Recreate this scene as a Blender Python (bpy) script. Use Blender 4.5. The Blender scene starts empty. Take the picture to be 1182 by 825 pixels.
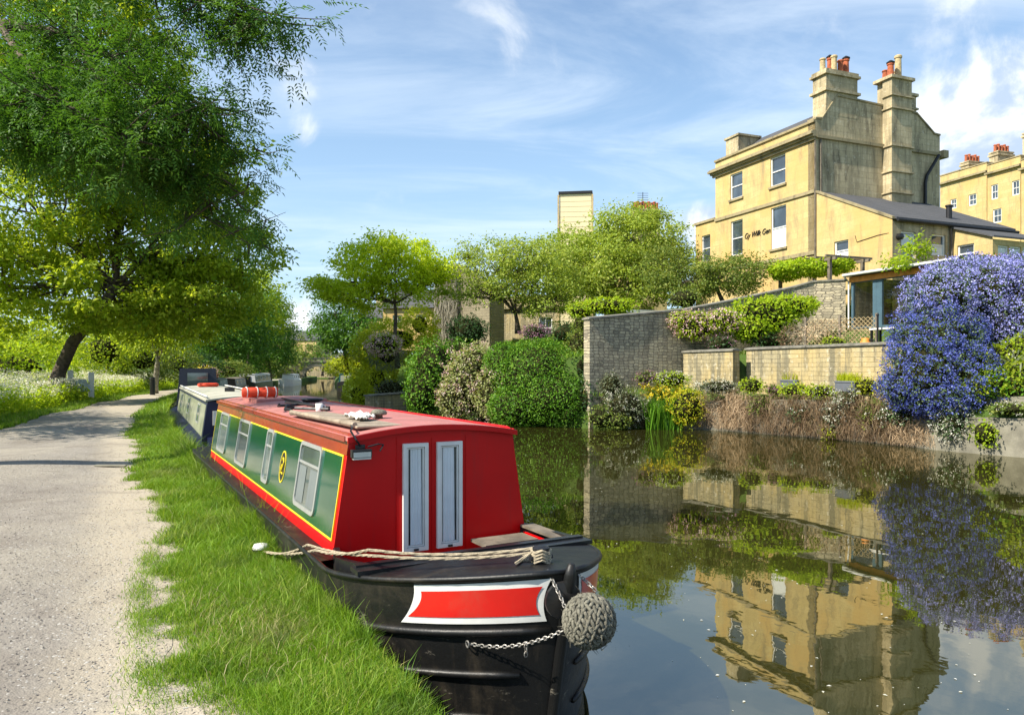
import bpy, math, random
import numpy as np
from mathutils import Vector, Matrix
R_ = math.radians
rng = np.random.default_rng(7)
random.seed(7)
C = bpy.context.scene.collection
sc = bpy.context.scene

# ---------------------------------------------------------------- camera, sky, sun, exposure
HC, F, CX, CY = 2.4, 853.0, 591.0, 425.0        # eye height over the water; the photo is 1182 px wide
cam_d = bpy.data.cameras.new('camera'); cam = bpy.data.objects.new('camera', cam_d); C.objects.link(cam)
cam.location = (0, 0, HC); cam.rotation_euler = (R_(90), 0, 0)
cam_d.sensor_width = 36; cam_d.lens = F/1182*36; cam_d.shift_y = (CY-412.5)/1182
cam_d.clip_start = .05; cam_d.clip_end = 5000
sc.camera = cam
SUN = Vector((-.88, -.47, 0)).normalized(); EL = R_(45)
SD = Vector((SUN.x*math.cos(EL), SUN.y*math.cos(EL), math.sin(EL)))
sl = bpy.data.lights.new('sun', 'SUN'); sl.energy = 5.0; sl.angle = R_(.53); sl.color = (1, .93, .80)
so = bpy.data.objects.new('sun', sl); C.objects.link(so)
so.rotation_euler = (-SD).to_track_quat('-Z', 'Y').to_euler()
w = bpy.data.worlds.new('World'); sc.world = w; w.use_nodes = True
sc.view_settings.view_transform = 'Standard'; sc.view_settings.look = 'None'
sc.view_settings.gamma = 1; sc.view_settings.exposure = .80
sc.cycles.max_bounces = 6; sc.cycles.diffuse_bounces = 3; sc.cycles.glossy_bounces = 3
sc.cycles.transmission_bounces = 3; sc.cycles.transparent_max_bounces = 4
sc.cycles.caustics_reflective = False; sc.cycles.caustics_refractive = False

class NT:
    def __init__(s, tree): s.t = tree; s.n = tree.nodes; s.l = tree.links
    def add(s, typ, **kw):
        n = s.n.new(typ)
        for k, v in kw.items(): setattr(n, k, v)
        return n
    def put(s, sock, v):
        if v is None: return
        if isinstance(v, bpy.types.NodeSocket): s.l.new(v, sock)
        elif isinstance(v, (tuple, list)) and len(v) == 3 and sock.type == 'RGBA': sock.default_value = (*v, 1)
        else: sock.default_value = v
    def math(s, op, a, b=None, c=None, clamp=False):
        n = s.add('ShaderNodeMath', operation=op, use_clamp=clamp)
        s.put(n.inputs[0], a); s.put(n.inputs[1], b); s.put(n.inputs[2], c); return n.outputs[0]
    def vmath(s, op, a, b=None, out=0, scale=None):
        n = s.add('ShaderNodeVectorMath', operation=op)
        s.put(n.inputs[0], a); s.put(n.inputs[1], b)
        if scale is not None: s.put(n.inputs['Scale'], scale)
        return n.outputs[out]
    def mix(s, f, a, b, blend='MIX'):
        n = s.add('ShaderNodeMix', data_type='RGBA', blend_type=blend)
        s.put(n.inputs[0], f); s.put(n.inputs[6], a); s.put(n.inputs[7], b); return n.outputs[2]
    def noise(s, vec, scale, detail=4, rough=.5, dist=0, out=0):
        n = s.add('ShaderNodeTexNoise'); s.put(n.inputs['Vector'], vec)
        n.inputs['Scale'].default_value = scale; n.inputs['Detail'].default_value = detail
        n.inputs['Roughness'].default_value = rough; n.inputs['Distortion'].default_value = dist
        return n.outputs[out]
    def ramp(s, fac, stops, interp='LINEAR'):
        n = s.add('ShaderNodeValToRGB'); cr = n.color_ramp; cr.interpolation = interp
        while len(cr.elements) < len(stops): cr.elements.new(.5)
        for e, (p, c) in zip(cr.elements, stops):
            e.position = p; e.color = (c, c, c, 1) if isinstance(c, (int, float)) else (*c, 1)
        s.put(n.inputs[0], fac); return n.outputs[0]
    def sstep(s, v, lo, hi, a=0., b=1.):
        n = s.add('ShaderNodeMapRange', interpolation_type='SMOOTHSTEP')
        s.put(n.inputs[0], v); n.inputs[1].default_value = lo; n.inputs[2].default_value = hi
        n.inputs[3].default_value = a; n.inputs[4].default_value = b; return n.outputs[0]
    def xyz(s, v):
        n = s.add('ShaderNodeSeparateXYZ'); s.put(n.inputs[0], v); return n.outputs
    def comb(s, x, y, z=0.):
        n = s.add('ShaderNodeCombineXYZ')
        for i, v in enumerate((x, y, z)): s.put(n.inputs[i], v)
        return n.outputs[0]

wn = NT(w.node_tree); wn.n.clear()
sky = wn.add('ShaderNodeTexSky', sky_type='NISHITA', sun_disc=False)
sky.sun_elevation = EL; sky.sun_rotation = math.atan2(SD.x, SD.y); sky.air_density = 1.25; sky.dust_density = .5; sky.ozone_density = 2.6
gen = wn.add('ShaderNodeTexCoord').outputs['Generated']
X, Y_, Z = wn.xyz(gen)
zz = wn.math('MAXIMUM', Z, .015)
pl = wn.comb(wn.math('DIVIDE', X, wn.math('ADD', zz, .10)), wn.math('DIVIDE', Y_, wn.math('ADD', zz, .10)))
st = wn.add('ShaderNodeMapping'); wn.put(st.inputs[0], pl)
st.inputs['Rotation'].default_value = (0, 0, R_(-38)); st.inputs['Scale'].default_value = (.6, 1.5, 1)
n1 = wn.noise(st.outputs[0], 1.1, 8, .62, .8)
n2 = wn.noise(pl, .35, 3, .5)
cir = wn.math('MULTIPLY', wn.sstep(n1, .36, .74), wn.sstep(n2, .25, .58))
def dmask(px, py, r, rx=1.):
    d = Vector(((px-CX)/F, 1, (CY-py)/F)).normalized()
    df = wn.vmath('SUBTRACT', gen, tuple(d))
    df = wn.vmath('MULTIPLY', df, (1/rx, 1/rx, 1))
    L = wn.vmath('LENGTH', df, out=1)
    return wn.sstep(L, 0., r, 1., 0.)
nc = wn.noise(gen, 7., 9, .58, .3)
nc2 = wn.noise(wn.vmath('ADD', gen, (-.02, .0, .025)), 7., 9, .58, .3)
cum = None
for px, py, r, rx, k in ((1160, 150, .15, 1.3, .74), (1085, 185, .10, 1.2, .62), (1210, 110, .12, 1.3, .7), (815, 262, .06, 1.1, .68), (350, 95, .085, 1.0, .33), (355, 150, .06, .8, .3), (515, 50, .05, .8, .2),
                         (850, 70, .09, 1.6, .22), (950, 25, .10, 1.8, .27), (1100, 20, .09, 1.6, .25), (350, 372, .07, 1.6, .42), (560, 0, .07, 1.6, .15), (430, 20, .08, 1.5, .25),
                         (-400, 200, .35, 1.5, .35), (1700, 250, .35, 1.5, .35), (700, 60, .2, 1.8, .12), (450, 200, .2, 1.8, .12)):
    m = wn.math('MULTIPLY', dmask(px, py, r, rx), k)
    cum = m if cum is None else wn.math('MAXIMUM', cum, m)
cd = wn.math('ADD', nc, cum)
cumf = wn.sstep(cd, .66, 1.0)
lit = wn.sstep(wn.math('SUBTRACT', nc, nc2), -.09, .07)
skc = wn.mix(1., sky.outputs[0], (.93, 1.03, 1.15), 'MULTIPLY')
hz = wn.sstep(Z, .0, .6, .6, .08)
skc = wn.mix(hz, skc, (4.6, 6.6, 8.6))
wisp = wn.mix(wn.math('MULTIPLY', cir, .55), skc, (7.2, 8.1, 9.0))
ccol = wn.mix(lit, (4.3, 5.3, 6.7), (8.4, 8.6, 8.7))
skf = wn.mix(wn.math('MULTIPLY', cumf, .93), wisp, ccol)
bg = wn.add('ShaderNodeBackground'); wn.put(bg.inputs[0], skf); bg.inputs[1].default_value = .085
wn.l.new(bg.outputs[0], wn.add('ShaderNodeOutputWorld').inputs[0])

# ---------------------------------------------------------------- helpers
def at(px, py, Y): return Vector(((px-CX)/F*Y, Y, HC-(py-CY)/F*Y))
def at_z(px, py, z):
    Y = F*(HC-z)/(py-CY); return Vector(((px-CX)/F*Y, Y, z))
def tag(o, label, cat=None, group=None, kind=None):
    if label: o['label'] = label
    if cat: o['category'] = cat
    if group: o['group'] = group
    if kind: o['kind'] = kind
    return o
def empty(name, loc, rz, label, cat, group=None):
    o = bpy.data.objects.new(name, None); C.objects.link(o); o.empty_display_size = .2
    o.location = loc; o.rotation_euler = (0, 0, rz); tag(o, label, cat, group); return o
def mesh_np(name, V, Fs, mat, parent=None, smooth=False, mi=None):
    """V (n,3); Fs list of arrays (m,k)"""
    V = np.asarray(V, dtype=np.float32)
    if not isinstance(Fs, list): Fs = [Fs]
    me = bpy.data.meshes.new(name)
    me.vertices.add(len(V)); me.vertices.foreach_set('co', V.ravel())
    idx = np.concatenate([f.ravel() for f in Fs]).astype(np.int32)
    tot = np.concatenate([np.full(len(f), f.shape[1], np.int32) for f in Fs])
    start = np.concatenate([[0], np.cumsum(tot)[:-1]]).astype(np.int32)
    me.loops.add(len(idx)); me.loops.foreach_set('vertex_index', idx)
    me.polygons.add(len(tot)); me.polygons.foreach_set('loop_start', start); me.polygons.foreach_set('loop_total', tot)
    for m in (mat if isinstance(mat, (list, tuple)) else [mat]): me.materials.append(m)
    if mi is not None: me.polygons.foreach_set('material_index', np.asarray(mi, np.int32))
    if smooth: me.polygons.foreach_set('use_smooth', np.ones(len(tot), bool))
    me.update(calc_edges=True)
    o = bpy.data.objects.new(name, me); C.objects.link(o); o.parent = parent; return o

class MB:
    def __init__(s): s.v = []; s.f = []; s.m = []
    def add(s, vs, fs, m=0):
        b = len(s.v); s.v += [tuple(v) for v in vs]; s.f += [tuple(i+b for i in f) for f in fs]; s.m += [m]*len(fs); return s
    def box(s, x0, x1, y0, y1, z0, z1, m=0):
        return s.add([(x0,y0,z0),(x1,y0,z0),(x1,y1,z0),(x0,y1,z0),(x0,y0,z1),(x1,y0,z1),(x1,y1,z1),(x0,y1,z1)],
              [(0,3,2,1),(4,5,6,7),(0,1,5,4),(1,2,6,5),(2,3,7,6),(3,0,4,7)], m)
    def obox(s, o, e1, e2, e3, m=0):
        o, e1, e2, e3 = map(Vector, (o, e1, e2, e3))
        return s.add([o, o+e1, o+e1+e2, o+e2, o+e3, o+e1+e3, o+e1+e2+e3, o+e2+e3],
              [(0,3,2,1),(4,5,6,7),(0,1,5,4),(1,2,6,5),(2,3,7,6),(3,0,4,7)], m)
    def bar(s, a, b, w, h=None, m=0):
        a, b = Vector(a), Vector(b); d = (b-a); h = h or w
        up = Vector((0,0,1)) if abs(d.normalized().z) < .95 else Vector((1,0,0))
        x = d.cross(up).normalized()*w; y = x.cross(d).normalized()*h
        return s.obox(a-x/2-y/2, x, d, y, m)
    def tube(s, pts, rad, n=8, m=0, cap=True, closed=False):
        pts = [Vector(p) for p in pts]; k = len(pts)
        rad = [rad]*k if isinstance(rad, (int, float)) else rad
        vs = []; prev = None
        for i, p in enumerate(pts):
            d = (pts[(i+1) % k]-pts[i-1]) if closed else (pts[min(i+1,k-1)]-pts[max(i-1,0)])
            if d.length < 1e-9: d = Vector((0,0,1))
            d.normalize()
            if prev is None: prev = d.cross(Vector((0,0,1)) if abs(d.z) < .9 else Vector((1,0,0))).normalized()
            x = (prev-d*prev.dot(d)).normalized(); prev = x; y = d.cross(x)
            for j in range(n):
                a = 2*math.pi*j/n; vs.append(p+(x*math.cos(a)+y*math.sin(a))*rad[i])
        fs = []
        for i in range(k if closed else k-1):
            for j in range(n):
                a, b = i*n+j, i*n+(j+1) % n; c, d_ = ((i+1) % k)*n+(j+1) % n, ((i+1) % k)*n+j
                fs.append((a,b,c,d_))
        if cap and not closed: fs.append(tuple(range(n-1,-1,-1))); fs.append(tuple(range((k-1)*n, k*n)))
        return s.add(vs, fs, m)
    def lathe(s, prof, c=(0,0,0), n=16, m=0, axis=(0,0,1)):
        q = Vector((0,0,1)).rotation_difference(Vector(axis)); c = Vector(c)
        vs = [c+q@Vector((r*math.cos(2*math.pi*j/n), r*math.sin(2*math.pi*j/n), z)) for r, z in prof for j in range(n)]
        fs = [(i*n+j, i*n+(j+1) % n, (i+1)*n+(j+1) % n, (i+1)*n+j) for i in range(len(prof)-1) for j in range(n)]
        fs.append(tuple(range(n-1,-1,-1))); fs.append(tuple(range((len(prof)-1)*n, len(prof)*n)))
        return s.add(vs, fs, m)
    def prism(s, poly, ext, m=0):
        """poly: 3D points, extruded by vector ext"""
        n = len(poly); p = [Vector(a) for a in poly]; e = Vector(ext)
        return s.add(p+[a+e for a in p], [tuple(range(n-1,-1,-1)), tuple(range(n,2*n))]+[(i,(i+1)%n,(i+1)%n+n,i+n) for i in range(n)], m)
    def sheet(s, rows, m=0, wrap=False):
        k = len(rows[0]); vs = [p for r in rows for p in r]
        fs = [(i*k+j, i*k+j+1, (i+1)*k+j+1, (i+1)*k+j) for i in range(len(rows)-1) for j in range(k-1)]
        return s.add(vs, fs, m)
    def build(s, name, mat, parent=None, smooth=False, bevel=0, label=None, fixn=True):
        me = bpy.data.meshes.new(name); me.from_pydata([tuple(v) for v in s.v], [], s.f)
        for mm in (mat if isinstance(mat, (list, tuple)) else [mat]): me.materials.append(mm)
        me.polygons.foreach_set('material_index', s.m)
        if fixn:
            import bmesh
            bm = bmesh.new(); bm.from_mesh(me); bmesh.ops.recalc_face_normals(bm, faces=bm.faces); bm.to_mesh(me); bm.free()
        if smooth: me.polygons.foreach_set('use_smooth', [True]*len(me.polygons))
        me.update()
        o = bpy.data.objects.new(name, me); C.objects.link(o); o.parent = parent
        if bevel:
            b = o.modifiers.new('bevel', 'BEVEL'); b.width = bevel; b.segments = 2; b.limit_method = 'ANGLE'
        if label: o['label'] = label
        return o

# ---------------------------------------------------------------- materials
def newmat(name):
    m = bpy.data.materials.new(name); m.use_nodes = True; t = NT(m.node_tree); t.n.clear()
    out = t.add('ShaderNodeOutputMaterial'); p = t.add('ShaderNodeBsdfPrincipled'); t.l.new(p.outputs[0], out.inputs[0])
    return m, t, p, out
def bump(t, p, h, strength=.3, dist=.02):
    b = t.add('ShaderNodeBump'); b.inputs['Strength'].default_value = strength; b.inputs['Distance'].default_value = dist
    t.put(b.inputs['Height'], h); t.l.new(b.outputs[0], p.inputs['Normal'])
def plain(name, col, rough=.6, metal=0, var=.15, scale=6, bmp=.1, dirt=None, coat=0, spec=.5, fleck=None):
    m, t, p, _ = newmat(name); oc = t.add('ShaderNodeTexCoord').outputs['Object']
    n = t.noise(oc, scale, 6, .6); c2 = tuple(max(0, c*(1-var*2)) for c in col)
    cc = t.mix(t.sstep(n, .35, .7), col, c2)
    if dirt:
        nd = t.noise(oc, scale*.35, 8, .7, .5); cc = t.mix(t.sstep(nd, .5, .72, 0, .8), cc, dirt)
    if fleck:
        f1 = t.noise(t.vmath('MULTIPLY', oc, (1, 1, 2.5)), 5, 9, .75); f2 = t.noise(oc, 1.3, 3, .5); cc = t.mix(t.math('MULTIPLY', t.sstep(f1, .60, .68), t.sstep(f2, .48, .62)), cc, fleck)
        f3 = t.noise(t.vmath('MULTIPLY', oc, (3, 3, .3)), 3., 6, .7); cc = t.mix(t.sstep(f3, .52, .72, 0, .35), cc, dirt or fleck)
    t.put(p.inputs['Base Color'], cc); t.put(p.inputs['Roughness'], t.math('MULTIPLY_ADD', n, .3, rough-.15, clamp=True))
    p.inputs['Metallic'].default_value = metal; p.inputs['Coat Weight'].default_value = coat; p.inputs['Coat Roughness'].default_value = .08
    p.inputs['Specular IOR Level'].default_value = spec
    if bmp: bump(t, p, t.noise(oc, scale*6, 5, .6), bmp, .01)
    return m
def leafmat(name, c1, c2, c3=None, tr=.35, patch=.35, rough=.55, c4=None):
    """leaf colours vary from leaf to leaf and, more slowly, from branch to branch"""
    m, t, p, out = newmat(name)
    r = t.add('ShaderNodeNewGeometry').outputs['Random Per Island']
    oc = t.add('ShaderNodeTexCoord').outputs['Object']
    n = t.noise(oc, patch, 3, .5)
    cc = t.ramp(r, [(0, c1), (.6, c2), (.93, c3 or c2), (1, c4 or c3 or c2)])
    cc = t.mix(t.sstep(n, .4, .62, 0, .6), cc, c2)
    if c4:
        cc = t.mix(t.sstep(t.noise(oc, 1.15, 5, .65), .52, .70, 0, .6), cc, tuple(a*.62 for a in c4)); cc = t.mix(t.sstep(t.noise(oc, 2.3, 3, .5), .55, .66, 0, .5), cc, (c1[0]*.8, c1[1]*.9, c1[2]))
    t.put(p.inputs['Base Color'], cc); p.inputs['Roughness'].default_value = rough; p.inputs['Specular IOR Level'].default_value = .3
    tn = t.add('ShaderNodeBsdfTranslucent'); t.put(tn.inputs[0], t.mix(.5, cc, (c2[0]*1.6, c2[1]*1.35, c2[2]*.5)))
    mx = t.add('ShaderNodeMixShader'); mx.inputs[0].default_value = tr
    t.l.new(p.outputs[0], mx.inputs[1]); t.l.new(tn.outputs[0], mx.inputs[2]); t.l.new(mx.outputs[0], out.inputs[0]); return m
def stonemat(name, c1, c2, mortar, bw, bh, ms=.008, dist=.0, stain=(.06,.055,.045), stain_amt=.5, bmp=.5, warm=None, streak=0):
    m, t, p, _ = newmat(name); oc = t.add('ShaderNodeTexCoord').outputs['Object']
    x, y, z = t.xyz(oc); v = t.comb(t.math('ADD', x, y), z)
    if dist:
        nn = t.noise(oc, 1.7, 3, .6, out=1); v = t.vmath('ADD', v, t.vmath('SCALE', t.vmath('SUBTRACT', nn, (.5,.5,.5)), scale=dist))
    b = t.add('ShaderNodeTexBrick'); t.put(b.inputs['Vector'], v)
    b.inputs['Scale'].default_value = 1; b.inputs['Brick Width'].default_value = bw; b.inputs['Row Height'].default_value = bh
    b.inputs['Mortar Size'].default_value = ms; b.inputs['Mortar Smooth'].default_value = .4; b.inputs['Bias'].default_value = 0
    t.put(b.inputs['Color1'], c1); t.put(b.inputs['Color2'], c2); t.put(b.inputs['Mortar'], mortar)
    cc = b.outputs[0]
    nf = t.noise(oc, 9, 8, .7); cc = t.mix(t.sstep(nf, .3, .75, 0, .45), cc, tuple(a*.6 for a in c2))
    if warm:
        nw = t.noise(oc, .45, 4, .6); cc = t.mix(t.sstep(nw, .42, .62, 0, .7), cc, warm)
    sv = t.vmath('MULTIPLY', oc, (1.6, 1.6, .35)); ns = t.noise(sv, 1., 9, .72, .4)
    cc = t.mix(t.sstep(ns, .47, .72, 0, stain_amt), cc, stain)
    if streak:
        n5 = t.noise(t.vmath('MULTIPLY', oc, (2.6, 2.6, .22)), 1.3, 7, .65, .6); cc = t.mix(t.sstep(n5, .44, .62, 0, streak), cc, stain)
        n6 = t.noise(oc, 5, 5, .6); cc = t.mix(t.sstep(n6, .56, .7, 0, .6), cc, (.62,.56,.42))
    t.put(p.inputs['Base Color'], cc); p.inputs['Roughness'].default_value = .9; p.inputs['Specular IOR Level'].default_value = .2
    h = t.math('ADD', t.math('MULTIPLY', b.outputs['Fac'], -1.), t.math('MULTIPLY', t.noise(oc, 14, 6, .7), .9))
    bump(t, p, h, bmp, .03); return m
def rubblemat(name):
    m, t, p, _ = newmat(name); oc = t.add('ShaderNodeTexCoord').outputs['Object']
    x, y, z = t.xyz(oc); u = t.math('ADD', x, t.math('MULTIPLY', y, .5))
    v = t.comb(t.math('MULTIPLY', u, 3.7), t.math('MULTIPLY', z, 8.2))
    v = t.vmath('ADD', v, t.vmath('SCALE', t.vmath('SUBTRACT', t.noise(oc, 2.2, 2, .5, out=1), (.5,.5,.5)), scale=.8))
    vo = t.add('ShaderNodeTexVoronoi', distance='CHEBYCHEV', voronoi_dimensions='2D'); t.put(vo.inputs['Vector'], v); vo.inputs['Scale'].default_value = 1; vo.inputs['Randomness'].default_value = .55
    ve = t.add('ShaderNodeTexVoronoi', distance='CHEBYCHEV', feature='F2', voronoi_dimensions='2D'); t.put(ve.inputs['Vector'], v); ve.inputs['Scale'].default_value = 1; ve.inputs['Randomness'].default_value = .55
    e = t.math('SUBTRACT', ve.outputs['Distance'], vo.outputs['Distance']); gap = t.sstep(e, .03, .16)
    r = t.xyz(vo.outputs['Color'])[0]
    cc = t.ramp(r, [(0, (.32,.28,.20)), (.35, (.45,.39,.27)), (.7, (.54,.47,.32)), (1, (.62,.53,.35))])
    cc = t.mix(t.sstep(t.noise(oc, 11, 7, .7), .35, .72, 0, .55), cc, (.20,.18,.14))
    cc = t.mix(gap, (.23,.20,.15), cc)
    cc = t.mix(t.sstep(t.noise(t.vmath('MULTIPLY', oc, (.8,.8,.45)), .9, 8, .7, .5), .47, .66, 0, .6), cc, (.15,.135,.10))
    t.put(p.inputs['Base Color'], cc); p.inputs['Roughness'].default_value = .95; p.inputs['Specular IOR Level'].default_value = .15
    bump(t, p, t.math('ADD', t.math('MULTIPLY', gap, 1.4), t.noise(oc, 13, 6, .7)), .8, .035); return m
M = {}
M['bath'] = stonemat('bath_stone', (.63,.49,.225), (.54,.41,.18), (.36,.27,.14), .85, .33, .006, 0, (.26,.205,.12), .75, .25, warm=(.56,.36,.13))
M['bathgable'] = stonemat('weathered_bath_stone', (.64,.53,.33), (.52,.425,.255), (.27,.22,.14), .8, .33, .008, 0, (.12,.10,.065), .95, .35, warm=(.36,.30,.18), streak=.35)
M['bathtrim'] = stonemat('trim_stone', (.38,.31,.18), (.34,.28,.16), (.26,.22,.14), 1.1, .6, .006, 0, (.07,.06,.045), .85, .3)
M['rubble'] = rubblemat('rubble_stone')
M['cream'] = stonemat('cream_ashlar', (.54,.46,.27), (.43,.36,.21), (.25,.20,.12), .42, .16, .012, .07, (.15,.14,.10), .85, .8, warm=(.50,.38,.17), streak=.75)
M['concrete'] = plain('bank_concrete', (.27,.25,.19), .9, 0, .2, 2.2, .5, (.10,.10,.06))
M['coping'] = plain('coping_stone', (.25,.235,.19), .9, 0, .25, 4, .5, (.09,.09,.06))
M['slate'] = stonemat('roof_slate', (.115,.115,.12), (.085,.087,.092), (.05,.05,.052), .3, .22, .01, 0, (.06,.06,.055), .5, .4)
M['bark'] = plain('bark', (.115,.085,.058), .95, 0, .3, 7, 1., (.05,.045,.03))
M['palebark'] = plain('pale_bark', (.42,.36,.28), .9, 0, .3, 5, .6, (.12,.10,.07))
M['white'] = plain('white_paint', (.78,.77,.73), .45, 0, .06, 5, .05)
M['black'] = plain('black_paint', (.012,.012,.013), .35, 0, .1, 5, .1, (.035,.03,.025))
M['darkiron'] = plain('dark_iron', (.02,.02,.022), .5, .3, .2, 12, .2)
M['terracotta'] = plain('terracotta', (.50,.13,.05), .85, 0, .25, 8, .3, (.12,.06,.04))
M['creampot'] = plain('cream_clay', (.55,.42,.22), .85, 0, .2, 8, .3)
M['blind'] = plain('white_blind', (.75,.76,.74), .8, 0, .05, 3, 0)
M['tealpaint'] = plain('slate_blue_paint', (.07,.13,.17), .5, 0, .1, 4, .05)
M['orange'] = plain('orange_timber', (.80,.30,.05), .6, 0, .15, 5, .1)
M['timber'] = plain('weathered_timber', (.20,.165,.12), .85, 0, .25, 5, .4, (.07,.06,.045))
def glassmat(name, col=(.03,.04,.05), rough=.03, spec=1.):
    m, t, p, _ = newmat(name); oc = t.add('ShaderNodeTexCoord').outputs['Object']
    n = t.noise(oc, .9, 2, .5)
    t.put(p.inputs['Base Color'], t.mix(t.sstep(n, .35, .65), col, tuple(c*2.2 for c in col)))
    p.inputs['Roughness'].default_value = rough; p.inputs['Specular IOR Level'].default_value = spec; p.inputs['IOR'].default_value = 1.6
    bump(t, p, n, .03, .02); return m
M['glass'] = glassmat('window_glass')
M['boatglass'] = glassmat('boat_window_glass', (.07,.09,.08), .04)
# ---------------------------------------------------------------- ground, path, water
DIR = np.array([-.477, .879]); NRM = np.array([.879, .477])
def w2(s, t): return s*DIR+t*NRM
def tb(s): return 1.42+.0025*max(0., min(s, 92)-18)**2+.37*max(0., min(s, 160)-92)
RP = np.array([(-60, 27), (-8, 24.5), (10.9, 21.6), (13, 21.3), (14.4, 21.7), (16.4, 21.6), (19.2, 21.1), (21.9, 20.65), (23.4, 19.), (24.3, 16.9), (25.3, 16.4), (27.3, 15.3), (31, 15.4), (35.5, 15.4), (40.2, 15.5),
   (45, 15.6), (53, 15.6), (65, 18.3), (75, 20.9), (89, 24.5), (107, 28.7), (135.5, 36.4), (150, 49.), (4000, 60)])
def tr(s): return float(np.interp(s, RP[:,0], RP[:,1]))
HX, HY, HA = 16.0, 39.0, R_(21.7)
hc_, hs_ = math.cos(HA), math.sin(HA)
def toH(x, y): dx, dy = x-HX, y-HY; return dx*hc_+dy*hs_, -dx*hs_+dy*hc_        # (b, a)
def fromH(b, a, z=0): return Vector((HX+b*hc_-a*hs_, HY+b*hs_+a*hc_, z))
def HR(x, y, d):
    """ground height on the garden bank; d = metres behind the bank edge"""
    b, a = toH(x, y)
    if a < -3.1 and b > -15.9:
        th = -10.3 if a > -6.4 else -9.2 if a > -14.5 else -6.
        if b < th: return 1.3+min(d, 3)*.10
        if b < -5.2: return 2.95
        if b < -3.6: return 2.95+(b+5.2)/1.6*1.1
        return 4.05+max(0, min(b, 12))*.1
    z = 1.0+min(d, 4)*.5+max(0, min(d-4, 26))*.19+max(0, min(d-30, 160))*.09
    if a >= -3.1 and a < 4 and b > -15.9: z = min(max(z, 2.9+(b+15.5)*.17), 6.6)
    if y > 80: z = 1.+(z-1.)*.6
    return z
def HL(s, d):
    """d = metres left of the bank edge"""
    return .65+.05*math.sin(s*.7+d)*min(1, d*.5)+max(0, min(d-5.2, 7))*.16+max(0, min(d-14, 120))*.04
rows_s = [-60, -30, -12, -4]+list(np.arange(0, 62, .6))+list(np.arange(62, 150, 3))+[165, 200, 300, 600, 1500, 3500]
lo = [1800, 600, 200, 90, 50, 30, 20, 15, 12, 9.5, 8, 7, 6.2, 5.4, 4.7, 4, 3, 2, 1, .4]
ro = list(np.arange(.5, 34, .75))+[36, 40, 48, 60, 90, 150, 400, 1500]
V = []; k = len(lo)+4+len(ro)
for s in rows_s:
    L, Rr = tb(s), tr(s)
    for d in lo: p = w2(s, L-d); V.append((*p, HL(s, d)))
    p = w2(s, L); V.append((*p, .63)); p = w2(s, L+.02); V.append((*p, -1.3))
    p = w2(s, Rr-.02); V.append((*p, -1.3)); p = w2(s, Rr); V.append((*p, 1.0 if s < 23 else .5))
    for d in ro: p = w2(s, Rr+d); V.append((*p, HR(p[0], p[1], d)))
n = len(rows_s); ii, jj = np.meshgrid(np.arange(n-1), np.arange(k-1), indexing='ij')
q = (ii*k+jj).ravel(); Fq = np.stack([q, q+1, q+k+1, q+k], 1)
def groundmat():
    m, t, p, _ = newmat('ground_cover'); oc = t.add('ShaderNodeTexCoord').outputs['Object']
    n = t.noise(oc, .8, 6, .6); n2 = t.noise(oc, 12, 6, .7)
    cc = t.ramp(n, [(.3, (.045,.085,.018)), (.55, (.075,.13,.025)), (.75, (.12,.10,.055))])
    cc = t.mix(t.sstep(n2, .4, .7, 0, .6), cc, (.05,.055,.02))
    td = t.vmath('DOT_PRODUCT', oc, (.879, .477, 0), out=1); sd = t.vmath('DOT_PRODUCT', oc, (-.477, .879, 0), out=1)
    mk = t.math('MULTIPLY', t.sstep(t.math('ADD', td, t.math('MULTIPLY_ADD', n2, .7, -.35)), .45, .85, 1., 0.), t.math('LESS_THAN', sd, 30.))
    cc = t.mix(t.math('MULTIPLY', mk, t.math('GREATER_THAN', td, -.4)), cc, t.mix(n, (.46,.40,.30), (.36,.31,.235)))
    t.put(p.inputs['Base Color'], cc); p.inputs['Roughness'].default_value = 1; p.inputs['Specular IOR Level'].default_value = .1
    bump(t, p, n2, .8, .05); return m
g = mesh_np('ground', V, Fq, groundmat(), smooth=False); g['kind'] = 'structure'

def watermat():
    m, t, p, out = newmat('canal_water'); oc = t.add('ShaderNodeTexCoord').outputs['Object']
    sv = t.add('ShaderNodeMapping'); t.put(sv.inputs[0], oc); sv.inputs['Rotation'].default_value = (0,0,R_(28)); sv.inputs['Scale'].default_value = (1, .8, 1)
    n1 = t.noise(sv.outputs[0], .55, 3, .5, .3); n2 = t.noise(sv.outputs[0], 2.6, 3, .5, .2); n3 = t.noise(oc, 13, 2, .5)
    pat = t.sstep(t.noise(oc, .16, 3, .5), .42, .62)
    h = t.math('ADD', t.math('MULTIPLY', n1, 1.2), t.math('MULTIPLY', n2, t.math('MULTIPLY_ADD', pat, .22, .10)))
    h = t.math('ADD', h, t.math('MULTIPLY', n3, t.math('MULTIPLY', pat, .012)))
    b = t.add('ShaderNodeBump'); b.inputs['Strength'].default_value = .5; b.inputs['Distance'].default_value = .011; t.put(b.inputs['Height'], h)
    df = t.add('ShaderNodeBsdfDiffuse'); t.put(df.inputs[0], (.026,.025,.006)); 
    gl = t.add('ShaderNodeBsdfGlossy'); gl.inputs['Roughness'].default_value = .015; t.put(gl.inputs[0], (.94,.92,.83))
    fr = t.add('ShaderNodeFresnel'); fr.inputs[0].default_value = 3.1
    for q_ in (gl, fr): t.l.new(b.outputs[0], q_.inputs['Normal'])
    mx = t.add('ShaderNodeMixShader'); t.l.new(fr.outputs[0], mx.inputs[0]); t.l.new(df.outputs[0], mx.inputs[1]); t.l.new(gl.outputs[0], mx.inputs[2])
    t.l.new(mx.outputs[0], out.inputs[0]); return m
V = []
for s in rows_s:
    a, b = w2(s, tb(s)-.3), w2(s, tr(s)+.35); V += [(*a, 0), (*b, 0)]
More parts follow.
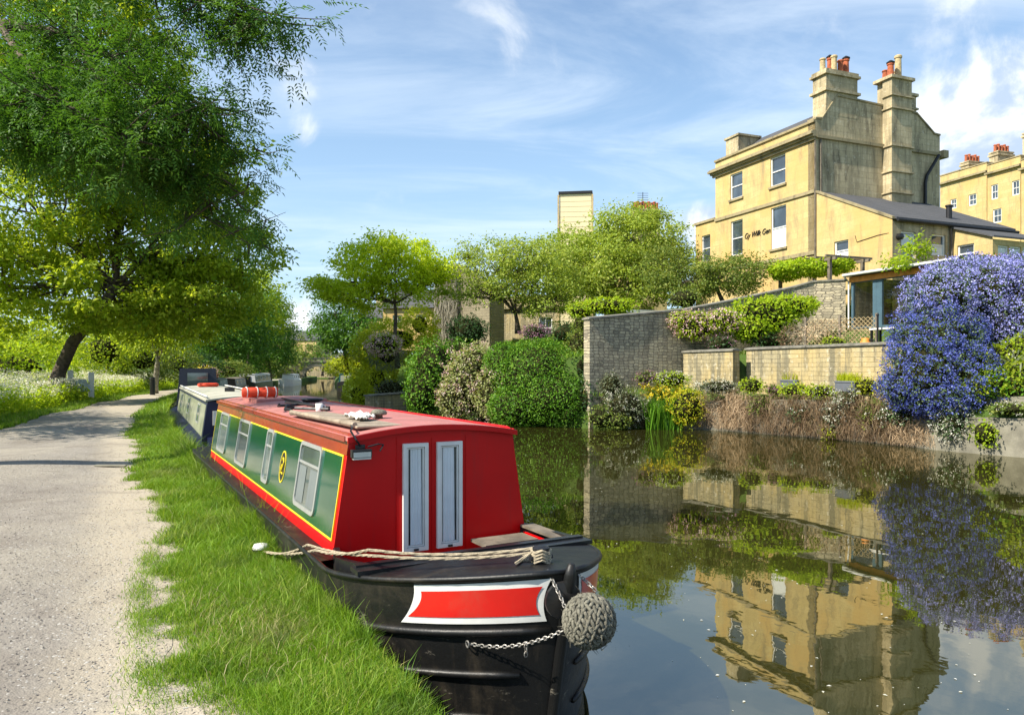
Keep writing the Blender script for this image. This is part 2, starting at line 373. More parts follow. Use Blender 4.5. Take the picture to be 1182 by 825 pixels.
q = np.arange(n-1)*2
wt = mesh_np('water', V, np.stack([q, q+1, q+3, q+2], 1), watermat()); wt['kind'] = 'structure'

def pathmat():
    m, t, p, _ = newmat('towpath_gravel'); oc = t.add('ShaderNodeTexCoord').outputs['Object']
    v = t.add('ShaderNodeTexVoronoi'); v.inputs['Scale'].default_value = 75; t.put(v.inputs['Vector'], oc)
    v2 = t.add('ShaderNodeTexVoronoi'); v2.inputs['Scale'].default_value = 30; t.put(v2.inputs['Vector'], oc)
    n = t.noise(oc, 1.1, 7, .65); n2 = t.noise(oc, 30, 5, .75); n3 = t.noise(oc, .33, 4, .6)
    cc = t.mix(t.sstep(n, .35, .68), (.29,.262,.222), (.215,.19,.16))
    cc = t.mix(t.sstep(n3, .45, .62, 0, .6), cc, (.36,.325,.26))
    cc = t.mix(t.sstep(n2, .42, .70, 0, .5), cc, (.19,.17,.15))
    td = t.vmath('DOT_PRODUCT', oc, (.879*1., .477, 0), out=1); cc = t.mix(t.sstep(t.math('ADD', td, t.math('MULTIPLY_ADD', n, .9, -.45)), -.45, .15, 0, .8), cc, (.44,.38,.285))
    wl = t.noise(t.vmath('ADD', t.vmath('SCALE', oc, scale=.5), (3,1,0)), 1.6, 6, .6, .8); cc = t.mix(t.sstep(wl, .52, .68, 0, .5), cc, (.17,.145,.12))
    vc = t.xyz(v.outputs['Color'])
    cc = t.mix(t.math('GREATER_THAN', vc[0], .965), cc, (.42,.40,.36)); cc = t.mix(t.math('GREATER_THAN', vc[1], .965), cc, (.09,.08,.075))
    t.put(p.inputs['Base Color'], cc); p.inputs['Roughness'].default_value = .95; p.inputs['Specular IOR Level'].default_value = .15
    h = t.math('ADD', t.math('MULTIPLY', v.outputs[0], -.6), t.math('ADD', t.math('MULTIPLY', v2.outputs[0], -.8), t.math('ADD', n2, t.math('MULTIPLY', n, 3))))
    bump(t, p, h, .7, .008); return m
def path_r(s): return tb(s)-.99+.08*math.sin(s*.75+.4)
def path_l(s): return tb(s)-float(np.interp(s, [0, 14, 26, 38, 46, 55, 80, 150], [4.6, 4.6, 4.4, 3.6, 3.3, 3.0, 2.8, 2.8]))
def path_e(s): return path_r(s)+(.05*math.sin(s*2.3)+.03*math.sin(s*5.7+2)+.012*math.sin(s*17.3))*(1 if s < 30 else .3)
V = []; ps = list(np.arange(-20, 1, .5))+list(np.arange(1, 20, .08))+[x for x in rows_s if 20 <= x <= 150]
for s in ps:
    a, b = path_l(s), path_e(s)
    for f in np.linspace(0, 1, 8):
        t_ = a+(b-a)*f; p = w2(s, t_); V.append((*p, HL(s, tb(s)-t_)+.005+.03*math.sin(f*math.pi)))
kk = 8; nn = len(ps); ii, jj = np.meshgrid(np.arange(nn-1), np.arange(kk-1), indexing='ij'); q = (ii*kk+jj).ravel()
pth = mesh_np('towpath', V, np.stack([q, q+1, q+kk+1, q+kk], 1), pathmat(), smooth=True); pth['kind'] = 'structure'

# ---------------------------------------------------------------- leaf, blade and branch scatter
def unit(v): return v/np.maximum(np.linalg.norm(v, axis=1, keepdims=True), 1e-9)
def leaf_mesh(P, D, U, L, W):
    """kite leaves: P base, D direction, U up/normal hint, length L, width W (arrays) -> V, F"""
    D = unit(D); S = unit(np.cross(D, U)); N = unit(np.cross(S, D)); L = L[:,None]; W = W[:,None]
    V = np.stack([P, P+D*L*.45+S*W*.5+N*W*.12, P+D*L-N*L*.12, P+D*L*.45-S*W*.5+N*W*.12], 1).reshape(-1, 3)
    i = np.arange(len(P))*4
    return V, np.stack([i, i+1, i+2, i+3], 1)
def ell(n, shell=.0):
    d = unit(rng.normal(size=(n, 3))); r = rng.random(n)**(1/3)
    if shell: r = shell+(1-shell)*r
    return d*r[:,None]
def clump_leaves(cs, rs, per, size, flat=.6, droop=.3, jitter=.5, asp=.55):
    n = len(cs)*per
    c = np.repeat(cs, per, 0); r = np.repeat(rs, per)[:,None]
    o = rng.normal(size=(n, 3))*.48; o[:,2] *= flat
    P = c+o*r
    D = unit(o*np.array([1,1,.4])+rng.normal(size=(n,3))*jitter+np.array([0,0,-droop]))
    U = np.array([0,0,.8])+rng.normal(size=(n,3))*.55+unit(o)*.6
    L = size*(.65+.7*rng.random(n))
    return leaf_mesh(P, D, U, L, L*asp)
def grow(lobes, per_m3=1.2, cr=.8, shell=.35, low=.15):
    """clump centres in ellipsoidal lobes (centre, radii)"""
    cs = []; rs = []
    for c, r in lobes:
        r = np.array(r); n = max(6, int(4.2*r[0]*r[1]*r[2]*per_m3))
        p = ell(n, shell); p[:,2] = np.where(p[:,2] < 0, p[:,2]*(1-low), p[:,2])
        p *= (1+.22*np.sin(p[:,:1]*7+c[0])*np.cos(p[:,1:2]*6+c[1]*2))
        cs.append(np.array(c)+p*r); rs.append(cr*(.55+.75*rng.random(n)))
    return np.concatenate(cs), np.concatenate(rs)
def curve(a, b, n=5, sag=.0, wob=.08):
    a, b = Vector(a), Vector(b); L = (b-a).length; out = []
    w1 = Vector(rng.normal(size=3)*wob*L); 
    for i in range(n+1):
        f = i/n; p = a.lerp(b, f)+w1*math.sin(f*math.pi)*.6+Vector((0,0,sag*L*math.sin(f*math.pi))); out.append(p)
    return out
def pxlobe(px, py, rx, ry, Y, dep=None):
    c = at(px, py, Y); return (tuple(c), (rx/F*Y, (dep if dep else (rx+ry)/2/F*Y), ry/F*Y))
def tree(name, label, cat, base, lobes, mat, size=.16, per_m3=.5, cr=.8, per=40, tr_=.25, fork=.45, bark='bark', group=None,
         flat=.6, droop=.3, shell=.35, asp=.55, twigs=1., lean=None, trunk_pts=None, top=None, jitter=.5, limbw=1., limbs=True):
    base = Vector(base); root = empty(name, base, 0, label, cat, group)
    cs, rs = grow(lobes, per_m3*1.7, cr, shell); per = int(per*1.9); size *= 1.1
    V, Fc = clump_leaves(cs, rs, per, size, flat, droop, jitter, asp)
    V = V-np.array(base); mesh_np('crown', V, Fc, M[mat], root)
    mc = Vector(np.mean([l[0] for l in lobes], 0)); topz = max(l[0][2] for l in lobes)
    b = MB(); fk = base.lerp(Vector((mc.x, mc.y, topz)), fork) if trunk_pts is None else Vector(trunk_pts[-1])
    tp = trunk_pts or curve(base, fk, 5, 0, .03)
    tp = [Vector(p) for p in tp]
    rr = [tr_*(1.35 if i == 0 else 1-.35*i/(len(tp)-1)) for i in range(len(tp))]
    b.tube([p-base for p in tp], rr, 10)
    if limbs:
        for li, (c, r) in enumerate(lobes):
            c = Vector(c); lp = curve(fk, c, 5, .05, .08); r0 = tr_*.5*limbw*(.7+.3*random.random())
            b.tube([p-base for p in lp], [r0*(1-.13*i) for i in range(6)], 7)
            lc = [x for x in range(len(cs)) if np.sum(((cs[x]-np.array(c))/np.array(r))**2) < 1.6]
            random.shuffle(lc)
            for x in lc[:int(16*twigs)]:
                st_ = lp[random.randint(2, 5)]; tw = curve(st_, cs[x], 4, -.03, .1)
                b.tube([p-base for p in tw], [r0*.42*(1-.2*i) for i in range(5)], 5)
    b.build('trunk', M[bark], root, smooth=True, fixn=False)
    return root
def bush(name, label, cat, lobes, mat, size=.1, dens=60, core=.78, base=None, group=None, asp=.6, droop=.2, flower=None, fl_dens=20, fl_size=.06, rough_=.14, parts=True, fl_mask=None):
    """dense shrub: leaves in a thick skin over lobed volumes"""
    zs = min(c[2]-r[2] for c, r in lobes); c0 = lobes[0][0]
    base = Vector(base) if base else Vector((c0[0], c0[1], max(zs, 0)))
    root = empty(name, base, 0, label, cat, group)
    PV = []; PF = []; off = 0; FV = []; FF = []; foff = 0
    def inside(P, skip):
        m = np.zeros(len(P), bool)
        for j, (c, r) in enumerate(lobes):
            if j != skip: m |= np.sum(((P-np.array(c))/(np.array(r)*.86))**2, 1) < 1
        return m
    for j, (c, r) in enumerate(lobes):
        r = np.array(r); area = 4*math.pi*((r[0]*r[1])**1.6/3+(r[0]*r[2])**1.6/3+(r[1]*r[2])**1.6/3)**(1/1.6)
        n = int(area*dens*(1.6 if size < .125 else 2.8)); d = unit(rng.normal(size=(n, 3)))
        lump = 1+rough_*(np.sin(d[:,0]*9+c[0]*3)*np.cos(d[:,1]*8+c[1])+.6*np.sin(d[:,2]*13+d[:,0]*11+j)+.4*np.sin(d[:,0]*27+d[:,2]*23))
        rad = (lump*(1-.22*rng.random(n)**1.5))[:,None]
        P = np.array(c)+d*r*rad; keep = ~inside(P, j) & (P[:,2] > .02); P = P[keep]; dd = d[keep]; n = len(P)
        D = unit(dd*.7+rng.normal(size=(n,3))*.7+np.array([0,0,-droop])); U = dd+rng.normal(size=(n,3))*.5+np.array([0,0,.4])
        L = size*(.6+.8*rng.random(n)); V_, F_ = leaf_mesh(P, D, U, L, L*asp); PV.append(V_); PF.append(F_+off); off += len(V_)
        if flower:
            n = int(area*fl_dens); d = unit(rng.normal(size=(n, 3))); 
            lump = 1+rough_*(np.sin(d[:,0]*9+c[0]*3)*np.cos(d[:,1]*8+c[1])+.6*np.sin(d[:,2]*13+d[:,0]*11+j)+.4*np.sin(d[:,0]*27+d[:,2]*23))
            P = np.array(c)+d*r*(lump*1.03)[:,None]; keep = ~inside(P, j) & (P[:,2] > .05)
            if fl_mask is not None: keep &= fl_mask(P)
            P = P[keep]; dd = d[keep]; n = len(P)
            if n:
                K = 6; P = np.repeat(P, K, 0)+rng.normal(size=(n*K, 3))*fl_size*.9; dd = np.repeat(dd, K, 0)
                D = unit(rng.normal(size=(n*K,3))+dd*.3); U = dd+rng.normal(size=(n*K,3))*.6
                L = fl_size*(.6+.8*rng.random(n*K)); V_, F_ = leaf_mesh(P, D, U, L, L*.9); FV.append(V_); FF.append(F_+foff); foff += len(V_)
    # solid twig-brown cores, coloured near black as the shade between leaves
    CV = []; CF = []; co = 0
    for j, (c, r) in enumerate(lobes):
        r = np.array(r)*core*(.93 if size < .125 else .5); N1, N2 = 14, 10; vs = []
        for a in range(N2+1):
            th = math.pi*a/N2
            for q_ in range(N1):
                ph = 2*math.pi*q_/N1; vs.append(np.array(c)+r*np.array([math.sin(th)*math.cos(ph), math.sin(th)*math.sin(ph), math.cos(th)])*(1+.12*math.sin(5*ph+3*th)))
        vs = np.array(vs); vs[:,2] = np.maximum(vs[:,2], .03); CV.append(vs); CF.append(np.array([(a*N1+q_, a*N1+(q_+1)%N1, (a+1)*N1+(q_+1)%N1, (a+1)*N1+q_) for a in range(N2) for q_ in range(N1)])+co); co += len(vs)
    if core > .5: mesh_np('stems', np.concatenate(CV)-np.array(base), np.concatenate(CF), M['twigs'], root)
    mesh_np('foliage', np.concatenate(PV)-np.array(base), np.concatenate(PF), M[mat], root)
    if FV: mesh_np('blossom', np.concatenate(FV)-np.array(base), np.concatenate(FF), M[flower], root)
    return root
def blades(x, y, z, h, wd, lean=.45, dirb=None):
    n = len(x); a = rng.random(n)*2*math.pi; S = np.stack([np.cos(a), np.sin(a), np.zeros(n)], 1)*(wd/2)[:,None]
    ln = unit(np.stack([rng.normal(size=n), rng.normal(size=n), np.zeros(n)], 1)+(np.array(dirb) if dirb is not None else 0))*(h*lean*(.3+rng.random(n)))[:,None]
    P = np.stack([x, y, z], 1); up = np.array([0,0,1.])
    Mi = P+up*(h*.62)[:,None]+ln*.35; T = P+up*(h*.92)[:,None]+ln*1.05
    V = np.stack([P-S, P+S, Mi-S*.75, Mi+S*.75, T], 1).reshape(-1, 3); i = np.arange(n)*5
    return V, np.concatenate([np.stack([i, i+1, i+3], 1), np.stack([i, i+3, i+2], 1), np.stack([i+2, i+3, i+4], 1)])
M['twigs'] = plain('bush_shade_core', (.030,.032,.012), 1, 0, .3, 9, 1., (.05,.035,.02), spec=.05)  # for bush cores: deep inner shade is put into this dark colour
M['lf_ash'] = leafmat('ash_leaf', (.035,.10,.012), (.075,.19,.018), (.15,.28,.03), .42)
M['lf_syc'] = leafmat('sycamore_leaf', (.15,.28,.014), (.36,.48,.026), (.56,.62,.07), .58)
M['lf_lime'] = leafmat('lime_green_leaf', (.20,.34,.012), (.38,.54,.018), (.56,.62,.05), .5)
M['lf_bright'] = leafmat('bright_lime_leaf', (.34,.50,.015), (.55,.70,.025), (.75,.80,.08), .55)
M['lf_apple'] = leafmat('apple_leaf', (.16,.25,.03), (.32,.43,.05), (.52,.56,.14), .45)
M['lf_dark'] = leafmat('dark_leaf', (.015,.045,.012), (.03,.085,.015), (.06,.13,.025), .25)
M['lf_box'] = leafmat('hedge_leaf', (.04,.12,.006), (.10,.25,.010), (.22,.38,.03), .3)
M['lf_yel'] = leafmat('golden_leaf', (.30,.40,.012), (.48,.56,.02), (.62,.64,.06), .5)
M['lf_var'] = leafmat('variegated_leaf', (.18,.24,.05), (.34,.38,.12), (.55,.50,.32), .35)
M['lf_mix'] = leafmat('mixed_leaf', (.07,.13,.02), (.17,.24,.035), (.32,.34,.07), .38)
M['lf_grey'] = leafmat('grey_green_leaf', (.09,.12,.06), (.16,.19,.10), (.25,.27,.17), .3)
M['lf_cean'] = leafmat('ceanothus_leaf', (.04,.08,.03), (.09,.15,.055), (.17,.23,.10), .2)
M['fl_blue'] = leafmat('blue_blossom', (.16,.17,.50), (.30,.31,.70), (.55,.56,.88), .2, patch=1.)
M['fl_blue2'] = leafmat('deep_blue_blossom', (.035,.055,.26), (.085,.115,.42), (.20,.24,.60), .2, patch=1.)
M['fl_white'] = leafmat('white_blossom', (.55,.54,.42), (.75,.74,.62), (.85,.84,.78), .25)
M['fl_pink'] = leafmat('pink_blossom', (.48,.26,.28), (.70,.48,.46), (.80,.70,.62), .25)
M['fl_pinkd'] = leafmat('mauve_blossom', (.22,.09,.16), (.38,.18,.28), (.5,.3,.38), .25)
M['fl_yel'] = leafmat('yellow_blossom', (.60,.46,.02), (.80,.65,.03), (.85,.75,.15), .25)
M['brush'] = leafmat('dry_brown_stems', (.10,.06,.03), (.20,.13,.07), (.30,.22,.12), .1, patch=1.2)
M['brushp'] = leafmat('dry_tan_stems', (.30,.20,.11), (.42,.30,.18), (.55,.42,.27), .1, patch=1.2)
M['grass'] = leafmat('grass_blade', (.075,.19,.010), (.19,.34,.016), (.42,.50,.07), .4, patch=1.3, c4=(.50,.42,.20))
M['drygrass'] = leafmat('dry_grass_blade', (.28,.24,.10), (.42,.36,.17), (.55,.48,.26), .3)
M['dryivy'] = leafmat('dry_ivy', (.22,.20,.15), (.36,.33,.25), (.5,.46,.36), .1)
M['planter'] = plain('grey_planter', (.12,.13,.15), .6, 0, .1, 5, .1)
M['paleblue'] = plain('pale_blue_panel', (.50,.58,.64), .4, 0, .1, 4, .05)
M['ivywall'] = stonemat('ivy_stone', (.36,.31,.21), (.28,.24,.16), (.2,.17,.12), .5, .2, .01, .02, (.13,.11,.08), .7, .6)
M['fl_red'] = leafmat('orange_red_leaf', (.35,.07,.02), (.55,.14,.03), (.65,.25,.08), .3)
# ---------------------------------------------------------------- walls with openings, sash windows
def wall_face(mb, o, e1, nr, L, z0, ztop, holes, depth=.16, m=0):
    """flat wall starting at o along unit e1, outward normal nr; ztop number or f(u); holes (u0,u1,z0,z1)"""
    o = Vector(o); e1 = Vector(e1); nr = Vector(nr); zt = ztop if callable(ztop) else (lambda u: ztop)
    us = sorted({0, L, *[h[0] for h in holes], *[h[1] for h in holes]})
    P = lambda u, z, d=0: Vector((o.x+e1.x*u-nr.x*d, o.y+e1.y*u-nr.y*d, z))
    for u0, u1 in zip(us, us[1:]):
        hs = sorted([h for h in holes if h[0] < (u0+u1)/2 < h[1]], key=lambda h: h[2]); z = z0
        for h in hs:
            mb.add([P(u0,z),P(u1,z),P(u1,h[2]),P(u0,h[2])], [(0,1,2,3)], m); z = h[3]
        mb.add([P(u0,z),P(u1,z),P(u1,zt(u1)),P(u0,zt(u0))], [(0,1,2,3)], m)
    for a, b, c, d in holes:
        for q in ([P(a,c),P(a,d),P(a,d,depth),P(a,c,depth)], [P(b,c),P(b,d),P(b,d,depth),P(b,c,depth)],
                  [P(a,c),P(b,c),P(b,c,depth),P(a,c,depth)], [P(a,d),P(b,d),P(b,d,depth),P(a,d,depth)]):
            mb.add(q, [(0,1,2,3)], m)
def sash(parent, o, e1, nr, h, blind=0, sill=True, rows=2, cols=1, depth=.13, fw=.07, matf='white', blind_low=False, recess=None):
    o = Vector(o); e1 = Vector(e1); nr = Vector(nr); a, b, c, d = h
    P = lambda u, z, dd=0: Vector((o.x+e1.x*u-nr.x*dd, o.y+e1.y*u-nr.y*dd, z))
    f = MB(); up = Vector((0,0,1))
    def fb(u0, u1, z0, z1, d0=depth-.06, d1=depth+.02): f.obox(P(u0,z0,d1), e1*(u1-u0), up*(z1-z0), nr*(d1-d0))
    fb(a, a+fw, c, d); fb(b-fw, b, c, d); fb(a+fw, b-fw, c, c+fw*1.1); fb(a+fw, b-fw, d-fw, d)
    for i in range(1, rows):
        z = c+(d-c)*i/rows; fb(a+fw, b-fw, z-.028, z+.028, depth-.05)
    for i in range(1, cols):
        u = a+(b-a)*i/cols; fb(u-.015, u+.015, c+fw*1.1, d-fw, depth-.035)
    w_ = f.build('window', M[matf], parent)
    g = MB(); g.obox(P(a+fw*.6, c+fw*.6, depth+.012), e1*(b-a-fw*1.2), up*(d-c-fw*1.2), nr*.008); g.build('pane', M['glass'], w_)
    if blind:
        g = MB(); hh = (d-c)*blind; zz_ = c+fw if blind_low else d-fw-hh
        g.obox(P(a+fw, zz_, depth-.004), e1*(b-a-2*fw), up*(hh-fw*.3), nr*.006); g.build('blind', M['blind'], w_)
    if sill:
        g = MB(); g.obox(P(a-.1, c-.12, .002), e1*(b-a+.2), up*.118, nr*.10); g.build('sill', M['bathtrim'], w_)
    return w_
EX, EY = Vector((1,0,0)), Vector((0,1,0))
# ---------------------------------------------------------------- the big stone house
H = empty('stone_house', (HX, HY, 5.5), HA, 'large honey-coloured stone house with tall chimneys and grey slate lean-to', 'house')
Z0 = -5.5                                       # root sits at 5.5; parts are given in absolute heights minus 5.5
_MB = MB
class HB(_MB):
    def build(s, name, mat, parent=None, **k):
        s.v = [(x, y, z-5.5) for x, y, z in s.v]; return _MB.build(s, name, mat, parent, **k)

def housepart(fn):
    """run fn with MB shifting heights to the house root"""
    global MB
    MB = HB
    try: fn()
    finally: MB = _MB
def _house():
    L, W_ = 8.42, 9.2; fa = (0, 0, 0)
    up_h = [(5.82,6.95,12.72,14.27), (2.2,3.4,12.70,14.35)]; lo_h = [(5.80,6.90,9.25,11.38), (2.15,3.35,9.15,11.5)]
    ex_h = [(1.3,2.2,7.85,8.85)]
    nr = Vector((-1,0,0))
    m = MB(); wall_face(m, fa, EY, nr, L, 5.2, 15.45, up_h+lo_h)
    m.build('facade_wall', M['bath'], H, fixn=False)
    for i, h in enumerate(up_h+lo_h): sash(H, fa, EY, nr, h, blind=(.47 if i == 3 else 0), blind_low=True)
    # gable with stepped parapet
    def gt(b): return float(np.interp(b, [0,.45,1.5,7.35,8.75,9.2], [15.55,15.6,16.95,16.75,15.75,15.72]))
    m = MB()
    us = [0,.45,1.5,3,5,7.35,8.75,9.2]
    wall = [(u, 0, gt(u)) for u in us]
    m.prism([(0,.003,5.2)]+[(9.2,.003,5.2)]+[(u,.003,z) for u, _, z in reversed(wall)], (0,.5,0))
    m.build('gable_wall', M['bathgable'], H)
    m = MB()
    for (u0,_,a), (u1,_,b) in zip(wall, wall[1:]): m.obox((u0, -.06, a), (u1-u0,0,b-a), (0,.62,0), (0,0,.09))
    m.build('parapet_coping', M['bathtrim'], H)
    # other walls, main roof
    m = MB(); m.box(8.9, 9.19, .5, L, 5.2, 15.4); m.box(.3, 9.1, L-.3, L-.003, 5.2, 15.4); m.build('rear_wall', M['bath'], H)
    m = MB(); m.prism([(.25,.5,15.3),(2.2,.5,16.75),(7.2,.5,16.7),(8.95,.5,15.4)], (0,L-.7,0)); m.build('main_roof', M['slate'], H)
    # cornice: stepped moulding
    m = MB()
    for d, z0, z1 in ((.12,14.45,14.6),(.24,14.6,14.72),(.38,14.72,14.86),(.30,14.86,14.93)): m.box(-d, -.004, -.12 if d > .2 else -.05, L+.1+d*.6, z0, z1)
    m.box(-.10, -.005, .0, L+.02, 15.40, 15.52)
    m.build('cornice', M['bathtrim'], H)
    m = MB(); m.box(.01, 9.5, -.13, .001, 14.55, 14.72); m.box(9.2, 9.6, -.25, .5, 14.45, 14.86); m.build('gable_string', M['bathtrim'], H)
    m = MB(); m.box(-.09, -.005, 0, L, 11.66, 11.84); m.box(-.07, -.005, 0, L, 8.42, 8.62); m.build('string_course', M['bathtrim'], H)
    m = MB(); m.box(.5, 2.1, L-1.6, L-.4, 15.3, 16.75); m.box(.42, 2.2, L-1.7, L-.3, 16.75, 16.87); m.build('roof_dormer', M['bathgable'], H)
    # chimneys
    c = MB(); c.box(.75, 2.95, -.003, .95, 15.9, 18.2)
    for z in (17.15, 18.05): c.box(.62, 3.08, -.12, 1.07, z, z+.13)
    c.box(.7, 3.0, -.05, 1.0, 18.2, 18.34)
    c1 = c.build('chimney', M['bathgable'], H)
    c = MB(); c.box(4.78, 6.28, -.6, -.003, 9.2, 18.3); c.box(4.95, 6.1, -.003, .5, 16, 18.3)
    for z in (17.25, 16.55, 14.5, 13.1, 11.95): c.box(4.69, 6.37, -.7, -.006, z, z+.07)
    c.box(4.66, 6.4, -.72, .55, 18.2, 18.36); 
    c2 = c.build('chimney', M['bathgable'], H)
    c = MB(); c.box(6.4, 7.45, .1, 1.0, 15.5, 17.9); c.box(6.3, 7.55, -.0, 1.1, 17.0, 17.1); c.box(6.3, 7.55, 0, 1.1, 17.75, 17.9); c3 = c.build('chimney', M['bathgable'], H)
    def pot(par, x, y, z, h, r, mat, cowl=False):
        p = MB(); p.lathe([(r*1.05,0),(r*1.1,.06),(r*.9,.1),(r*.82,h*.85),(r*1.02,h*.88),(r*1.02,h*.95),(r*.8,h)], (x,y,z), 12)
        o = p.build('chimney_pot', M[mat], par)
        if cowl: q = MB(); q.lathe([(r*1.15,h),(r*1.2,h+.05),(r*.3,h+.16)], (x,y,z), 10); q.build('cowl', M['darkiron'], o)
    for x, y, h, r, mt, cw in ((1.0,.5,.75,.17,'creampot',0),(1.65,.35,.95,.18,'creampot',0),(1.75,.75,1.0,.16,'terracotta',1),(2.15,.4,.8,.17,'terracotta',0),(2.6,.45,.95,.18,'terracotta',1)): pot(c1, x, y, 18.33, h, r, mt, cw)
    for x, y, h, r, mt, cw in ((4.98,-.35,.75,.19,'terracotta',1),(5.2,.2,.6,.17,'terracotta',0),(5.6,-.3,1.3,.2,'creampot',0),(6.05,.2,.7,.17,'creampot',0)): pot(c2, x, y, 18.35, h, r, mt, cw)
    for x, y, h in ((6.7,.5,.85),(7.15,.5,1.0)): pot(c3, x, y, 17.88, h, .19, 'terracotta', 0)
    # pipes
    m = MB(); m.tube([(8.75,-.3,14.5),(8.5,-.25,14.1),(8.0,-.14,13.3),(7.9,-.12,12.9),(7.9,-.12,10.2)], .09, 8); m.build('downpipe', M['darkiron'], H)
    m = MB(); m.tube([(.32,-.06,14.5),(.32,-.06,11.5)], .05, 8); m.tube([(-.055,-.06,14.4),(-.055,-.06,6)], .045, 8); m.build('downpipe', M['timber'], H)
    # left wing
    m = MB(); wh = [(.55,1.45,9.3,11.0)]
    wall_face(m, (0.02,L+.003,0), EY, nr, 2.1, 5.2, 11.8, wh); m.box(.25, 5, L+.003, L+2.1, 5.2, 11.8); m.build('wing_wall', M['bath'], H, fixn=False)
    sash(H, (.02,L+.003,0), EY, nr, wh[0])
    m = MB(); m.box(-.08, 5.1, L+.003, L+2.2, 11.8, 11.95); m.build('wing_coping', M['bathtrim'], H)
    # slate lean-to against the gable
    e = 4.8
    m = MB(); wall_face(m, (.004,-e,0), EY, nr, e-.003, 5.2, lambda u: 9.45+(u/e)*2.22, [(e-2.2,e-1.3,7.85,8.85)])
    m.build('lean_to_wall', M['bath'], H, fixn=False); sash(H, (.004,-e,0), EY, nr, (e-2.2,e-1.3,7.85,8.85), blind=.4, blind_low=True, sill=False)
    n2 = Vector((0,-1,0)); wins = [(.56,1.5,7.6,8.85),(2.55,3.5,7.83,8.85)]
    m = MB(); wall_face(m, (.004,-e,0), EX, n2, 3.84, 5.0, 9.3, wins, m=0); m.build('lean_to_wall', M['bathgable'], H, fixn=False)
    for h in wins: sash(H, (.004,-e,0), EX, n2, h, blind=.5, blind_low=(h[0] > 2), sill=False)
    m = MB(); wall_face(m, (3.84,-e-2.1,0), EY, nr, 2.1, 5.0, lambda u: 8.5+(u/2.1)*.75, [(.9,1.75,7.45,8.3)]); 
    m.build('lean_to_wall', M['bath'], H, fixn=False); sash(H, (3.84,-e-2.1,0), EY, nr, (.9,1.75,7.45,8.3), sill=False)
    wl = [(.35+i*.85,1.1+i*.85,7.3,8.1) for i in range(4)]
    m = MB(); wall_face(m, (3.845,-e-2.1,0), EX, n2, 4.3, 5.0, 8.35, wl); m.build('lean_to_wall', M['bath'], H, fixn=False)
    for h in wl: sash(H, (3.845,-e-2.1,0), EX, n2, h, sill=False, rows=1, blind=.9)
    def slab(name, pts, th, mat):
        m = MB(); m.prism(pts, (0,0,th)); return m.build(name, mat, H)
    rf = slab('slate_roof', [(.1,-e-.15,9.36),(8.3,-e-.15,9.36),(8.3,-.004,11.65),(.1,-.004,11.65)], .10, M['slate'])
    m = MB(); m.tube([(.1,-e-.22,9.32),(8.4,-e-.22,9.28)], .075, 8); m.build('gutter', M['darkiron'], H)
    m = MB(); m.obox((-.06,-e-.05,9.38),(0,e,2.28),(.2,0,0),(0,0,.12)); m.build('verge_coping', M['bathtrim'], H)
    slab('slate_roof', [(3.7,-e-2.25,8.4),(8.4,-e-2.25,8.4),(8.4,-e-.05,9.2),(3.7,-e-.05,9.2)], .09, M['slate'])
    m = MB(); m.lathe([(.14,0),(.14,.75),(.18,.78),(.18,.85)], (4.9,-3.9,9.75), 10); m.build('roof_vent', M['darkiron'], H)
    m = MB(); m.tube([(3.75,-e-.12,9.2),(3.75,-e-.12,5.5)], .055, 8); m.build('downpipe', M['timber'], H)
    m = MB(); m.lathe([(.05,0),(.16,.03),(.15,.22),(.04,.26)], (.35,-e,8.55), 12, axis=(0,-1,0)); m.build('wall_bell', M['black'], H)
    m = MB(); m.tube([(.0,-4.6,7.95+.8),(-.02,-4.0,8.75),(-.02,-2.75,8.62),(-.02,-2.65,8.95)], .014, 5); m.build('cable', M['darkiron'], H)
    # wrought lettering
    tx = bpy.data.curves.new('house_lettering', 'FONT'); tx.body = 'Gy Wilk Gen'; tx.size = .46; tx.shear = .3; tx.extrude = .015; tx.offset = -.004
    to = bpy.data.objects.new('house_lettering', tx); C.objects.link(to); to.parent = H
    to.location = (-.03, 5.62, 10.02-5.5+.1); to.rotation_euler = (math.pi/2, 0, -math.pi/2); to.scale = (.9, 1, 1)
    dg = bpy.context.evaluated_depsgraph_get(); me = bpy.data.meshes.new_from_object(to.evaluated_get(dg)); nm = bpy.data.objects.new('house_lettering', me); mw = to.matrix_local.copy()
    bpy.data.objects.remove(to); nm.name = 'house_lettering'; C.objects.link(nm); nm.parent = H; nm.location = (-.03, 5.62, 10.02-5.5+.1); nm.rotation_euler = (math.pi/2, 0, -math.pi/2); nm.scale = (.9, 1, 1)
    me.materials.clear(); me.materials.append(M['darkiron'])
    # television aerial
housepart(_house)

